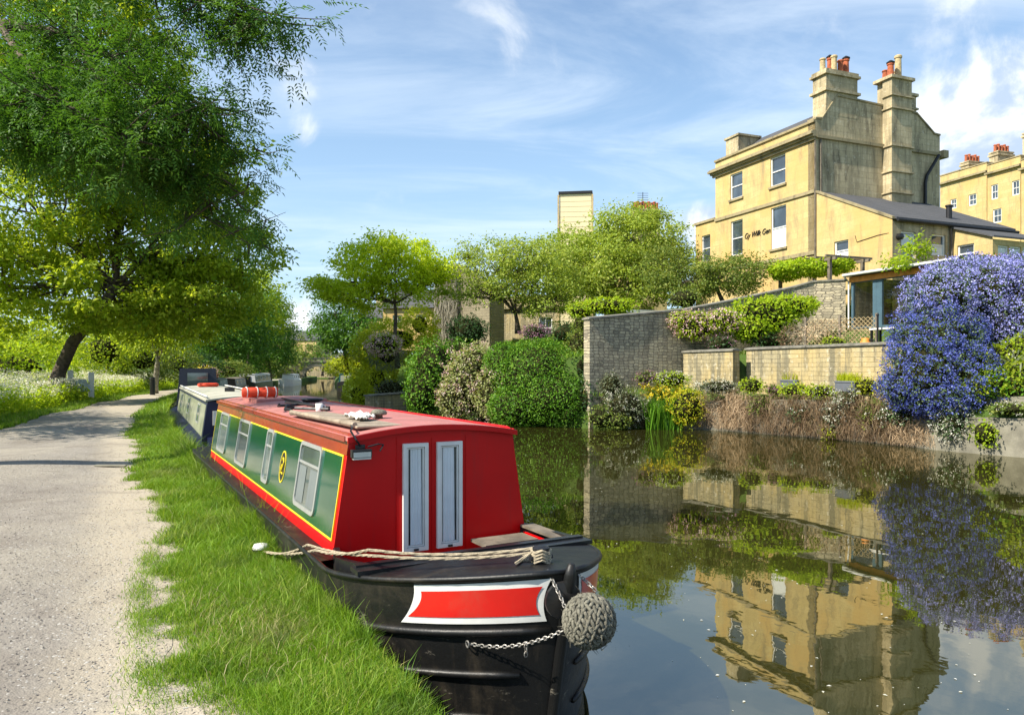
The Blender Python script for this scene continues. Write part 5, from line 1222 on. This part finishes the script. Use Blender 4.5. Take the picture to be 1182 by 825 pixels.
# ceanothus
ce = [pxlobe(1078,402,46,48,23,1.5), pxlobe(1068,435,42,45,22.2,1.2), pxlobe(1105,440,42,42,22.0,1.2), pxlobe(1045,447,26,20,22.4,.9), pxlobe(1085,460,32,20,21.8,1.0)]
bush('blue_ceanothus', 'deep blue flowering ceanothus bush spilling over the bank wall', 'bush', ce, 'lf_cean', .07, 190, flower='fl_blue2', fl_dens=100, fl_size=.044, rough_=.17)
ce = [pxlobe(1084,350,34,38,23.6,1.2), pxlobe(1130,345,48,44,24,1.6), pxlobe(1165,375,42,52,23.6,1.6), pxlobe(1100,325,30,24,25,1.1), pxlobe(1200,360,50,60,23,1.6), pxlobe(1155,315,36,18,25.5,1.3)]
bush('blue_ceanothus', 'paler lilac-blue ceanothus bush behind, at the right edge', 'bush', ce, 'lf_cean', .07, 150, flower='fl_blue', fl_dens=100, fl_size=.045, rough_=.18)
shr('green shrub with orange-red leaves above the blue bush', 1140, 305, 38, 10, 27, 'lf_mix', .10, 90, extra=((1095,312,20,9,27),))
shr('small patch of orange-red foliage above the blue bush', 1152, 303, 14, 7, 26.6, 'lf_mix', .09, 60, 'fl_red', 90, .05) if 'fl_red' in M else None
shr('white roses in the bed at the right edge', 1180, 420, 16, 18, 21.6, 'lf_lime', .08, 100, 'fl_white', 40, .05)
shr('green leafy bed plants between the blue bush and the ledge', 1150, 445, 28, 20, 21.2, 'lf_box', .10, 100, extra=((1180,450,26,18,20.8),))
shr('spiky pale leaved plant at the right edge', 1172, 430, 14, 20, 21., 'lf_grey', .35, 30, asp=.10)
# climbing rose shoots before the lean-to window
tree('climbing_shrub', 'loose green climber in front of the lean-to window', 'shrub', fromH(-.6,-6.4,6.5), [pxlobe(1056,292,13,16,30,.6), pxlobe(1038,303,12,7,30,.5)], 'lf_lime', .12, 3, .4, 40, .03, flat=.8)

# distant woodland behind the towpath
cs = []; rs = []
for px in np.arange(-260, 345, 9):
    for k in range(5): q = at(px+random.uniform(-6,6), random.uniform(392,428) if px < 200 else random.uniform(404,430), random.uniform(125,150)); cs.append(tuple(q)); rs.append(random.uniform(2.,3.6))
V, Fc = clump_leaves(np.array(cs), np.array(rs), 130, .55, .8); V = V[:]; t = empty('woodland', (0,0,0), 0, 'far belt of trees closing the view behind the towpath', 'woodland'); t['kind'] = 'stuff'; mesh_np('crowns', V, Fc, M['lf_mix'], t)
shr('leafy bank plants filling the slope behind the concrete ledge', 1160, 442, 40, 20, 21.2, 'lf_syc', .11, 110, extra=((1128,448,24,14,21.2),(1195,435,30,26,20.8),(1185,405,28,20,21.6),(1150,415,28,18,22)))
tree('unseen_shade_tree', 'unseen tree added left of the view to throw shade across the towpath', 'tree', (-23, 20, .9), [((-20,20,7.4),(4.5,3.2,2.2)), ((-17.5,17,7.2),(3.3,1.6,1.5)), ((-24,23,7),(4,3,2))], 'lf_syc', .2, .4, 1., 46, .3)  # added out of view; crown placed so dappled shade lands on the path
shr('ivy tangle filling the corner between the big green bush and the wall end', 678, 462, 14, 30, 30.2, 'lf_dark', .10, 90, extra=((668,430,14,22,31.),), dep=.8)
n = 60000; s = 22+45*rng.random(n)**1.2; d_ = 14*rng.random(n); tt = np.array([tr(a) for a in s])+d_; xy = s[:,None]*DIR+tt[:,None]*NRM
zl = np.array([HR(x, y, d) for (x, y), d in zip(xy, d_)]); v, f = blades(xy[:,0], xy[:,1], zl-.03, .12+.25*rng.random(n)**2, np.full(n,.022), .6)
g = mesh_np('garden_grass', v, f, M['grass']); tag(g, 'rough grass and weeds on the garden bank slope', 'grass', None, 'stuff')
# ---- grass on the towpath bank
def grass_patch(n, s0, s1, h0, h1, wd, outer=True, power=1.):
    s = s0+(s1-s0)*rng.random(n)**power; f = rng.random(n)
    Lr = np.array([path_r(a) for a in s]); Rr = np.array([tb(a) for a in s])
    wob = .16*np.sin(s*5.1)+.10*np.sin(s*11.3+1)+.06*np.sin(s*23)
    L0 = Lr-.08+wob*.7; t_ = L0+(Rr+.03-L0)*f
    # bare worn patches near the path
    edge = np.clip((t_-L0)/.30, 0, 1); keep = rng.random(n) < (.22+.78*edge); s, t_, edge = s[keep], t_[keep], edge[keep]
    xy = s[:,None]*DIR+t_[:,None]*NRM; c = .5+.5*np.sin(xy[:,0]*3.1+np.sin(xy[:,1]*2.3)*2)*np.cos(xy[:,1]*2.7+xy[:,0])
    m_ = len(s); tbl = np.array([tb(a) for a in s]); rim = np.clip(1-(tbl-t_)/.4, 0, 1)*np.clip((s-4.4)/1.6, 0, 1); h = (h0+(h1-h0)*rng.random(m_)**1.4)*(.55+.65*c)*(.35+.65*edge)*(1+1.3*rim)
    return blades(xy[:,0], xy[:,1], np.full(m_, .63), h, wd*(.6+.8*rng.random(m_)), .75)
Vs=[];Fs=[];o_=0
for a in ((3000, 2.6, 8.5, .10, .24, .0055), (2200, 7.5, 16, .14, .28, .009)):
    v, f = grass_patch(*a); Vs.append(v); Fs.append(f+o_); o_ += len(v)
for a in ((150000, 2.6, 8, .035, .12, .0042, 1, 1.), (60000, 7.5, 14, .06, .18, .0065), (30000, 13.5, 26, .07, .2, .013), (14000, 25, 60, .10, .25, .03)):
    v, f = grass_patch(*a[:6]); Vs.append(v); Fs.append(f+o_); o_ += len(v)
# left verge
n = 40000; s = 12+60*rng.random(n)**1.3; off = 5.0*rng.random(n)**1.5; tt = np.array([path_l(a) for a in s])-off+.1*np.sin(s*4); xy = s[:,None]*DIR+tt[:,None]*NRM
zl = np.array([HL(a, tb(a)-b) for a, b in zip(s, tt)]); v, f = blades(xy[:,0], xy[:,1], zl, .12+.30*rng.random(n)*(off/5+.3), .02*np.ones(n), .5); Vs.append(v); Fs.append(f+o_); o_ += len(v)
g = mesh_np('grass', np.concatenate(Vs), np.concatenate(Fs), M['grass']); tag(g, 'long green grass on the bank between towpath and boats', 'grass', None, 'stuff')
n = 900; s = 5.2+.55*rng.normal(size=n); t_ = tb(5)-.15-.8*rng.random(n)**1.3; 
xy = s[:,None]*DIR+t_[:,None]*NRM; v, f = blades(xy[:,0], xy[:,1], np.full(n,.64), .05+.09*rng.random(n), .004*np.ones(n), 1.2)
g = mesh_np('dry_grass', v, f, M['drygrass']); tag(g, 'straw-coloured flattened grass around the mooring pin', 'grass', None, 'stuff')
# sprigs of grass and stones on the path
n = 5000; s = 2.6+8*rng.random(n); cl = np.array([[4.6,.42],[5.6,.35],[3.6,.6],[6.4,.3],[7.4,.2]]); ci = rng.integers(0, 5, n)
s = cl[ci,0]+.25*rng.normal(size=n); t_ = np.array([path_r(a) for a in s])-cl[ci,1]*.5+.06*rng.normal(size=n); xy = s[:,None]*DIR+t_[:,None]*NRM
v, f = blades(xy[:,0], xy[:,1], np.full(n,.67), .012+.03*rng.random(n), .004*np.ones(n), 1.)
g = mesh_np('grass_tuft', v, f, M['grass']); tag(g, 'thin worn grass patches on the gravel near the verge', 'grass', None, 'stuff')
n = 9000; s = 3.+14*rng.random(n)**1.5; fr = rng.random(n); t_ = np.array([path_l(a)+(path_r(a)-path_l(a))*b for a, b in zip(s, fr)]); xy = s[:,None]*DIR+t_[:,None]*NRM
z = np.array([HL(a, tb(a)-b) for a, b in zip(s, t_)])+.025+.012*np.sin(fr*math.pi); r = .003+.006*rng.random(n)**2.5
o6 = np.array([[1,0,0],[0,1,0],[-1,0,0],[0,-1,0],[0,0,.8],[0,0,-.6]]); V_ = np.stack([xy[:,0], xy[:,1], z], 1)[:,None,:]+o6[None]*r[:,None,None]*(.7+.6*rng.random((n,6,1)))
tri = np.array([[0,1,4],[1,2,4],[2,3,4],[3,0,4],[1,0,5],[2,1,5],[3,2,5],[0,3,5]]); Fc = (np.arange(n)[:,None,None]*6+tri[None]).reshape(-1,3)
pm = leafmat('pebble', (.12,.11,.10), (.26,.235,.20), (.42,.40,.36), 0)
g = mesh_np('pebbles', V_.reshape(-1,3), Fc, pm); tag(g, 'loose pebbles scattered over the gravel towpath', 'gravel', None, 'stuff')

# leaves and specks floating on the canal
n = 480; Yf = 4.5+24*rng.random(n)**1.4; Xf = 1.2+(-.2+.66*rng.random(n))*Yf; P = np.stack([Xf, Yf, np.full(n, .004)], 1); D = np.stack([rng.normal(size=n), rng.normal(size=n), np.zeros(n)], 1); L = .012+.03*rng.random(n)**2
ok_ = np.array([tb(0) < p[0]*NRM[0]+p[1]*NRM[1]-2.3 < 17.5 for p in P]); P, D, L = P[ok_], D[ok_], L[ok_]
v, f = leaf_mesh(P, D, np.tile([0,0,1.], (len(P),1)), L, L*.6); v[:,2] = np.maximum(v[:,2], .003)
g = mesh_np('floating_leaves', v, f, M['fl_white']); tag(g, 'small pale petals and leaf specks floating on the canal', 'leaves', None, 'stuff')
shr('leafy sprawl hiding the foot of the tall wall end', 694, 482, 16, 14, 28.9, 'lf_mix', .09, 120, extra=((712,486,16,9,28.8),), dep=.4)
# ---------------------------------------------------------------- background buildings, bridge, small things
def block(name, label, cat, o, ang, L, W_, zb, zt, wins=(), mat='bath', roof='parapet', cols=2, rows_=2):
    """box building; facade along +y from the origin facing -x; wins list (u0,u1,z0,z1)"""
    t = empty(name, (o[0], o[1], zb), ang, label, cat); nr = Vector((-1,0,0))
    m = MB(); wall_face(m, (0,0,0), EY, nr, L, 0, zt-zb, [(a,b,c-zb,d-zb) for a,b,c,d in wins], .14)
    m.box(.2, W_, .005, L-.005, 0, zt-zb-.01); m.add([(0,0,0),(.2,0,0),(.2,0,zt-zb),(0,0,zt-zb)], [(0,1,2,3)]); m.build('wall', M[mat], t, fixn=False)
    for h in wins: sash(t, (0,0,0), EY, nr, (h[0],h[1],h[2]-zb,h[3]-zb), rows=rows_, cols=cols, sill=False, fw=.09)
    if roof == 'parapet':
        m = MB(); m.box(-.28, W_+.1, -.1, L+.1, zt-zb-.9, zt-zb-.72); m.box(-.06, W_+.05, -.05, L+.05, zt-zb, zt-zb+.1); m.build('cornice', M['bathtrim'], t)
    else:
        m = MB(); h = zt-zb; m.prism([(-.3,-.2,h),(W_/2,-.2,h+W_*.32),(W_+.3,-.2,h)], (0,L+.4,0)); m.build('roof', M['slate'], t)
    return t
def stack(t, x, y, z, w_, d_, h, npot=4, mat='bathgable'):
    m = MB(); m.box(x, x+w_, y, y+d_, z, z+h); m.box(x-.1, x+w_+.1, y-.1, y+d_+.1, z+h-.3, z+h-.12); m.box(x-.06, x+w_+.06, y-.06, y+d_+.06, z+h, z+h+.12); c = m.build('chimney', M[mat], t)
    for i in range(npot):
        f = (i+.5)/npot; px_, py_ = (x+w_/2, y+d_*f) if d_ > w_ else (x+w_*f, y+d_/2)
        p = MB(); p.lathe([(.17,0),(.14,.1),(.12,.55+.1*(i%2)),(.16,.6+.1*(i%2)),(.12,.68+.1*(i%2))], (px_,py_,z+h+.12), 9); p.build('chimney_pot', M['terracotta'], c)
# crescent of stone houses on the hill to the right (three houses, stepping nearer to the right)
AX = R_(17)
def ru(o, px):                      # metres along the facade (away, +y local) for an image column
    r = (px-CX)/F; ex, ey = -math.sin(AX), math.cos(AX); return (r*o[1]-o[0])/(ex-r*ey)
def zat(o, u, py): return HC+(CY-py)/F*(o[1]+u*math.cos(AX))
for lb, o, pr, pl_, ztop, wl, st in (
   ('left stone house of the hillside terrace, lowest roofline', (44.5,69,0), 1139, 1085, None, ((1096.5,1103.5,206,219),(1118,1127,200,211),(1118,1127,223,236),(1097,1104,229,240)), ((.5,6.4),)),
   ('middle stone house of the hillside terrace with a balcony garden', (45.6,62,0), 1178, 1139.5, None, ((1144,1152,212,229),(1168,1178,207,224),(1146,1156,240,256)), ((.5,7),)),
   ('right stone house of the hillside terrace, at the picture edge', (47,55,0), 1240, 1178.5, None, ((1186,1196,203,222),(1210,1222,197,217)), ((.5,6),))):
    o = Vector(o); u0, u1 = ru(o, pr), ru(o, pl_); oo = o+Vector((-math.sin(AX), math.cos(AX), 0))*u0
    zt_ = HC+(CY-(188 if pr == 1139 else 180 if pr == 1178 else 168))/F*(oo.y+.0)
    wins = []
    for a, b, c, d in wl:
        ua, ub = sorted((ru(oo, a), ru(oo, b))); wins.append((max(.1, ua), ub, zat(oo, ua, d), zat(oo, ua, c)))
    wins = [h for h in wins if h[2] > 8.2 and h[3] < zt_-1]
    t = block('terrace_house', lb, 'house', (oo.x, oo.y), AX, u1-u0-.02, 9, 7.5, zt_, wins, cols=2)
    stack(t, 1.5, .1, zt_-7.5, 1.9, .9, 2.3 if pr > 1139 else 1.2, 5)
    if pr == 1139: stack(t, 1.2, u1-u0-2.2, zt_-7.5, 1.9, .9, 1.0, 5)
# tall boarded tower block and roofs behind the garden trees
o = at(660, 300, 56); tw = empty('boarded_tower', (o.x-1.2, o.y, 5), R_(-8), 'tall square tower clad in cream horizontal boards with a flat dark cap', 'tower')
m_, t_, p_, o_ = newmat('cream_boarding'); oc = t_.add('ShaderNodeTexCoord').outputs['Object']; z_ = t_.xyz(oc)[2]
fr = t_.math('FRACT', t_.math('MULTIPLY', z_, 2.6)); t_.put(p_.inputs['Base Color'], t_.mix(t_.sstep(fr, .84, .95), (.78,.67,.42), (.34,.26,.14))); p_.inputs['Roughness'].default_value = .7
bump(t_, p_, fr, .4, .03); M['boards'] = m_
m = MB(); m.prism([(.1,0,0),(2.85,0,0),(2.65,0,10.55),(.3,0,10.55)], (0,2.6,0)); m.build('cladding', M['boards'], tw)
m = MB(); m.box(.2,2.75,-.1,2.7,10.555,10.75); m.build('cap', M['darkiron'], tw)
m = MB(); m.box(.12,.26,-.06,.1,0,10.5); m.box(2.68,2.82,-.06,.1,0,10.5); m.build('corner_post', M['creampot'], tw)
t = block('cream_house', 'cream rendered house behind the fruit tree', 'house', at(652,380,56)[:2], R_(70), 8, 8, 3, 7.9, [(1,2.1,4.7,6.3),(5,6.1,4.7,6.3)], mat='cream')
o = at(770, 300, 68); t = block('hidden_house', 'house behind the large tree showing only its chimney pots', 'house', (o.x, o.y), R_(100), 4.2, 6, 5, 12.6, (), roof='gable'); stack(t, 1, .3, 7.6, .9, 2.4, 4.5, 9)
# ivy-covered stone building end
o = at(503, 400, 53); t = empty('ivy_covered_building', (o.x, o.y, 3.6), R_(-30), 'old stone building end streaked with dry ivy stems behind the bushes', 'building')
m = MB(); m.box(0,1.15,0,2.5,0,6.0); m.prism([(1.16,.2,0),(4.4,.2,0),(4.4,.2,4.0),(2.6,.2,5.3),(1.16,.2,6.3)], (0,2.,0)); m.build('wall', M['ivywall'] if 'ivywall' in M else M['concrete'], t)
P = np.stack([rng.random(2600)*1.9-.05, -.03+.05*rng.normal(size=2600)-.02, 1.5+4.8*rng.random(2600)], 1); D = np.stack([rng.normal(size=2600)*.12, np.full(2600,-.05), -np.ones(2600)], 1); L = .5+.9*rng.random(2600)
v, f = leaf_mesh(P, D, rng.normal(size=P.shape), L, np.full(2600, .035)); mesh_np('dry_ivy', v, f, M['dryivy'], t)
# steps beside it
o = at(490, 412, 44); t = empty('garden_steps', o, 0, 'short flight of stone garden steps below the ivy-covered wall', 'steps')
m = MB()
for i in range(5): m.box(0,1.3,i*.3,i*.3+1.5,i*.17-.4,i*.17+.0)
m.build('tread', M['coping'], t)
for i, (px, Y, L, wd, zt_, lb) in enumerate(((448, 100, 4.5, 7, 9.2, 'distant pale stone house behind the slim bright tree'), (365, 175, 12, 8, 9, 'far house seen beyond the bridge'))):
    o = at(px, 400, Y); t = block('distant_house', lb, 'house', (o.x, o.y), R_(75), L, wd, 3, zt_, [(.6,1.5,6,7.3),(2.8,3.7,6,7.3)] if i == 0 else [], mat='bath', roof='gable')
    if i == 0: stack(t, 3., 2, 6.2, 1.2, 1.2, 3.2, 4)
o = at(486, 400, 66); block('distant_house', 'stone house with gabled roof glimpsed left of the ivy-covered end', 'house', (o.x+1, o.y), R_(80), 4.6, 6, 4, 7.8, [(.6,1.5,6,7.2),(2.8,3.7,6,7.2)], roof='gable')
o = at(770, 352, 40); t = empty('garden_shed', (o.x-2.2, o.y, 4), HA, 'low garden shed with dark felt roof behind the tall wall', 'shed')
m = MB(); m.box(0,4,0,2.5,0,1.55); m.build('wall', M['timber'], t); m = MB(); m.prism([(-.2,-.3,1.56),(4.2,-.3,1.3),(4.2,-.3,1.42),(-.2,-.3,1.68)], (0,3,0)); m.build('roof', M['darkiron'], t); m = MB(); m.box(-.2,4.2,-.34,-.303,1.4,1.56); m.build('fascia', M['white'], t)
# bridge
bx0 = tuple(at(368, 430, 137))[:2]; t = empty('stone_bridge', (bx0[0], bx0[1], 0), R_(14), 'dark stone arched bridge across the far end of the canal', 'bridge')
m = MB(); R0, zs = 2.7, .45; arch = [(R0*math.cos(a), zs+R0*.85*math.sin(a)) for a in np.linspace(math.pi, 0, 19)]
prof = [(-30,-1),(-30,3.3)]+[(x, 4.3-.0033*x*x) for x in np.linspace(-17,17,12)]+[(30,3.3),(30,-1),(R0,-1)]
# face split into quads above the arch
xs_ = [-30,-17,-8,-4,-R0]; 
def topz(x): return 4.3-.0033*min(abs(x),17)**2
for y in (0, 4):
    for a, b in zip(xs_, xs_[1:]):
        for sgn in (1,-1): m.add([(sgn*a,y,-1),(sgn*b,y,-1),(sgn*b,y,topz(b)),(sgn*a,y,topz(a))], [(0,1,2,3)])
    for (x0,z0),(x1,z1) in zip(arch, arch[1:]): m.add([(x0,y,z0),(x1,y,z1),(x1,y,topz(x1)),(x0,y,topz(x0))], [(0,1,2,3)])
for (x0,z0),(x1,z1) in zip([(-R0,-1)]+arch, arch+[(R0,-1)]): m.add([(x0,0,z0),(x1,0,z1),(x1,4,z1),(x0,4,z0)], [(0,1,2,3)])
for x0, x1 in zip(np.linspace(-30,29,20), np.linspace(-27,30,20)): m.add([(x0,0,topz(x0)),(x1,0,topz(x1)),(x1,4,topz(x1)),(x0,4,topz(x0))], [(0,1,2,3)])
m.build('masonry', M['rubble'], t, fixn=False)
m = MB()
for (x0,z0),(x1,z1) in zip(arch, arch[1:]): m.obox((x0,-.08,z0),(x1-x0,0,z1-z0),(0,.07,0),((x0+x1)*.06,0,.42))
for i in range(15): x0 = -15+i*2; m.obox((x0,-.18,topz(x0)-.75),(2,0,topz(x0+2)-topz(x0)),(0,.17,0),(0,0,.16)); m.obox((x0,-.08,topz(x0)+.0),(2,0,topz(x0+2)-topz(x0)),(0,.5,0),(0,0,.14))
m.build('arch_ring', M['concrete'], t)
p_ = tuple(at(366, 430, 172))[:2]; t = block('canalside_cottage', 'sunlit cream building seen through the bridge arch', 'house', (p_[0]+7, p_[1]), R_(75), 14, 6, .2, 4.2, (), mat='cream', roof='gable')
# trellis fence, planters, pots on the terrace
a, b = at(930, 400, 27.6), at(1012, 400, 25.4); d = Vector((b.x-a.x, b.y-a.y, 0)); t = empty('trellis_fence', (a.x, a.y, 2.95), math.atan2(d.y, d.x), 'pale diamond trellis fence on the terrace below the garden room', 'fence')
m = MB(); L = d.length; h = 1.15
for i in range(int((L+h)/.16)+1):
    x = i*.16-h
    x0, z0 = (x, .1) if x >= 0 else (0, .1-x); x1, z1 = (x+h, .1+h) if x+h <= L else (L, .1+(L-x))
    if x0 < L and z0 < .1+h: m.bar((x0,0,z0),(x1,0,z1),.022,.012); m.bar((L-x0,.014,z0),(L-x1,.014,z1),.022,.012)
m.build('lattice', M['brushtimber'] if 'brushtimber' in M else M['creampot'], t)
for x in (0, L/2, L): m = MB(); m.box(x-.04,x+.04,-.03,.05,0,1.35); m.build('post', M['timber'], t)
shr('dry twiggy climber tangled over the trellis fence', 965, 384, 42, 14, 26.4, 'brushp', .11, 110, dep=.25, asp=.25, core=.3)
shr('dark leafless shrub left of the trellis fence', 912, 390, 12, 14, 28.4, 'brush', .13, 100, dep=.3, asp=.2, core=.3)
shr('small green shrub in front of the trellis fence', 962, 397, 14, 9, 26.0, 'lf_lime', .07, 140, dep=.4)
for i, (px, lb) in enumerate(((914, 'grey rectangular planter with grassy plants, left one at the cream wall foot'), (979, 'grey rectangular planter with grassy plants, right one at the cream wall foot'))):
    Yp = (27.2, 24.7)[i]; p = at(px, 442, Yp); t = empty('planter', (p.x, p.y, 1.62), HA-R_(90)+.0, lb, 'planter', None)
    m = MB(); m.box(-.42,.42,-.16,.16,0,.36); m.box(-.44,.44,-.18,.18,.30,.34); m.build('trough', M['planter'], t, bevel=.01)
    n = 260; v, f = blades(rng.random(n)*.8-.4, rng.random(n)*.26-.13, np.full(n,.34), .18+.22*rng.random(n), np.full(n,.018), .5); mesh_np('plant', v, f, M['lf_yel'], t)
p = at(999, 392, 25.0); t = empty('terracotta_jar', (p.x, p.y, 3.02), 0, 'round terracotta jar on the terrace wall beside the trellis', 'pot')
m = MB(); m.lathe([(.10,0),(.19,.10),(.20,.22),(.12,.34),(.13,.40),(.10,.40)], (0,0,0), 16); m.build('jar', M['orange'], t, smooth=True)
p = at(1006, 396, 24.8); t = empty('garden_ornament', (p.x, p.y, 3.0), HA, 'dark metal wheel ornament right of the terracotta jar', 'ornament')
m = MB(); m.tube([(0,.17*math.cos(a),.19+.17*math.sin(a)) for a in np.linspace(0,6.28,17)[:-1]], .02, 6, closed=True)
for k in range(4): a = k*math.pi/4; m.bar((0,.17*math.cos(a),.19+.17*math.sin(a)),(0,-.17*math.cos(a),.19-.17*math.sin(a)),.015)
m.build('wheel', M['darkiron'], t)
p = at(1024, 388, 24.8); t = empty('garden_table', (p.x, p.y, 2.98), HA, 'dark table with pale top standing by the terrace corner post', 'table')
m = MB(); m.box(-.25,.25,-.5,.5,.72,.78); m.build('top', M['white'], t)
for x, y in ((-.2,-.45),(.2,-.45),(-.2,.45),(.2,.45)): m = MB(); m.box(x-.03,x+.03,y-.03,y+.03,0,.72); m.build('leg', M['black'], t)
p = at(1013, 388, 24.6); t = empty('terrace_post', (p.x, p.y, 3.0), 0, 'slim dark post at the end of the trellis fence', 'post')
m = MB(); m.tube([(0,0,0),(0,0,1.15)], .035, 8); m.lathe([(.05,1.15),(.05,1.19),(.0,1.22)], (0,0,0), 8); m.build('shaft', M['darkiron'], t)
# left side: pale posts and board near the path, small bollard
p = at_z(94, 458, .9); t = empty('information_board', (p.x, p.y, .85), R_(40), 'slanted pale board between two white posts among the cow parsley', 'sign')
for x in (-.5, .45): m = MB(); m.box(x-.13,x+.13,-.08,.08,0,1.45 if x < 0 else 1.35); m.build('post', M['white'], t, bevel=.02)
m = MB(); m.obox((-.42,-.25,.35),(.85,-.1,0),(-.25,.25,.6),(0,-.04,.02)); m.build('panel', M['paleblue'], t)
p = at_z(176, 455, .75); t = empty('bollard', (p.x, p.y, .7), 0, 'short dark bollard at the left edge of the path by the pale trunk', 'bollard')
m = MB(); m.lathe([(.16,0),(.15,1.0),(.17,1.03),(.15,1.12),(.05,1.16)], (0,0,0), 12); m.build('post', M['black'], t)
# flat stones in the path
for px, py, lb, sx, sy in ((8,545,'flat pale stone slab set in the path at the left edge',.35,.22), (128,537,'small flat stone strip across the path',.28,.04)):
    p = at_z(px, py, .675); t_ = MB(); t_.box(-sx,sx,-sy,sy,-.02,.014); o = t_.build('stone_slab', M['concrete'], None, bevel=.01); o.location = p; tag(o, lb, 'stone')
# aerials
p = at(742, 222, 68); t = MB(); t.bar((0,0,0),(0,0,2.2),.05); 
for i in range(4): t.bar((-.5,0,1.5+i*.2),(.5,0,1.5+i*.2),.03)
o = t.build('television_aerial', M['darkiron'], None); o.location = (p.x, p.y, p.z-2.2); tag(o, 'thin television aerial above the chimney pots behind the trees', 'aerial')

# ---- groups of repeats
GR = {'narrowboat': 'boats moored along the canal', 'terrace_house': 'stone houses of the hillside terrace', 'planter': 'grey planters at the cream wall', 'flower_pot': 'pots on the dark boat roof',
      'riverside_tree': 'trees in a row along the towpath', 'distant_tree': 'distant trees', 'garden_tree': 'trees in the gardens across the canal', 'shrub': 'shrubs', 'flowering_plant': 'plants along the wall foot',
      'trailing_plant': 'dry plants hanging down the bank wall', 'terrace_wall': 'terrace walls', 'canal_bank_wall': 'bank walls at the water', 'blue_ceanothus': 'blue flowering bushes', 'distant_house': 'distant houses', 'stone_slab': 'stones set in the path'}
for o in list(bpy.data.objects):
    k = o.name.split('.')[0]
    if o.parent is None and k in GR and 'label' in o: o['group'] = GR[k]
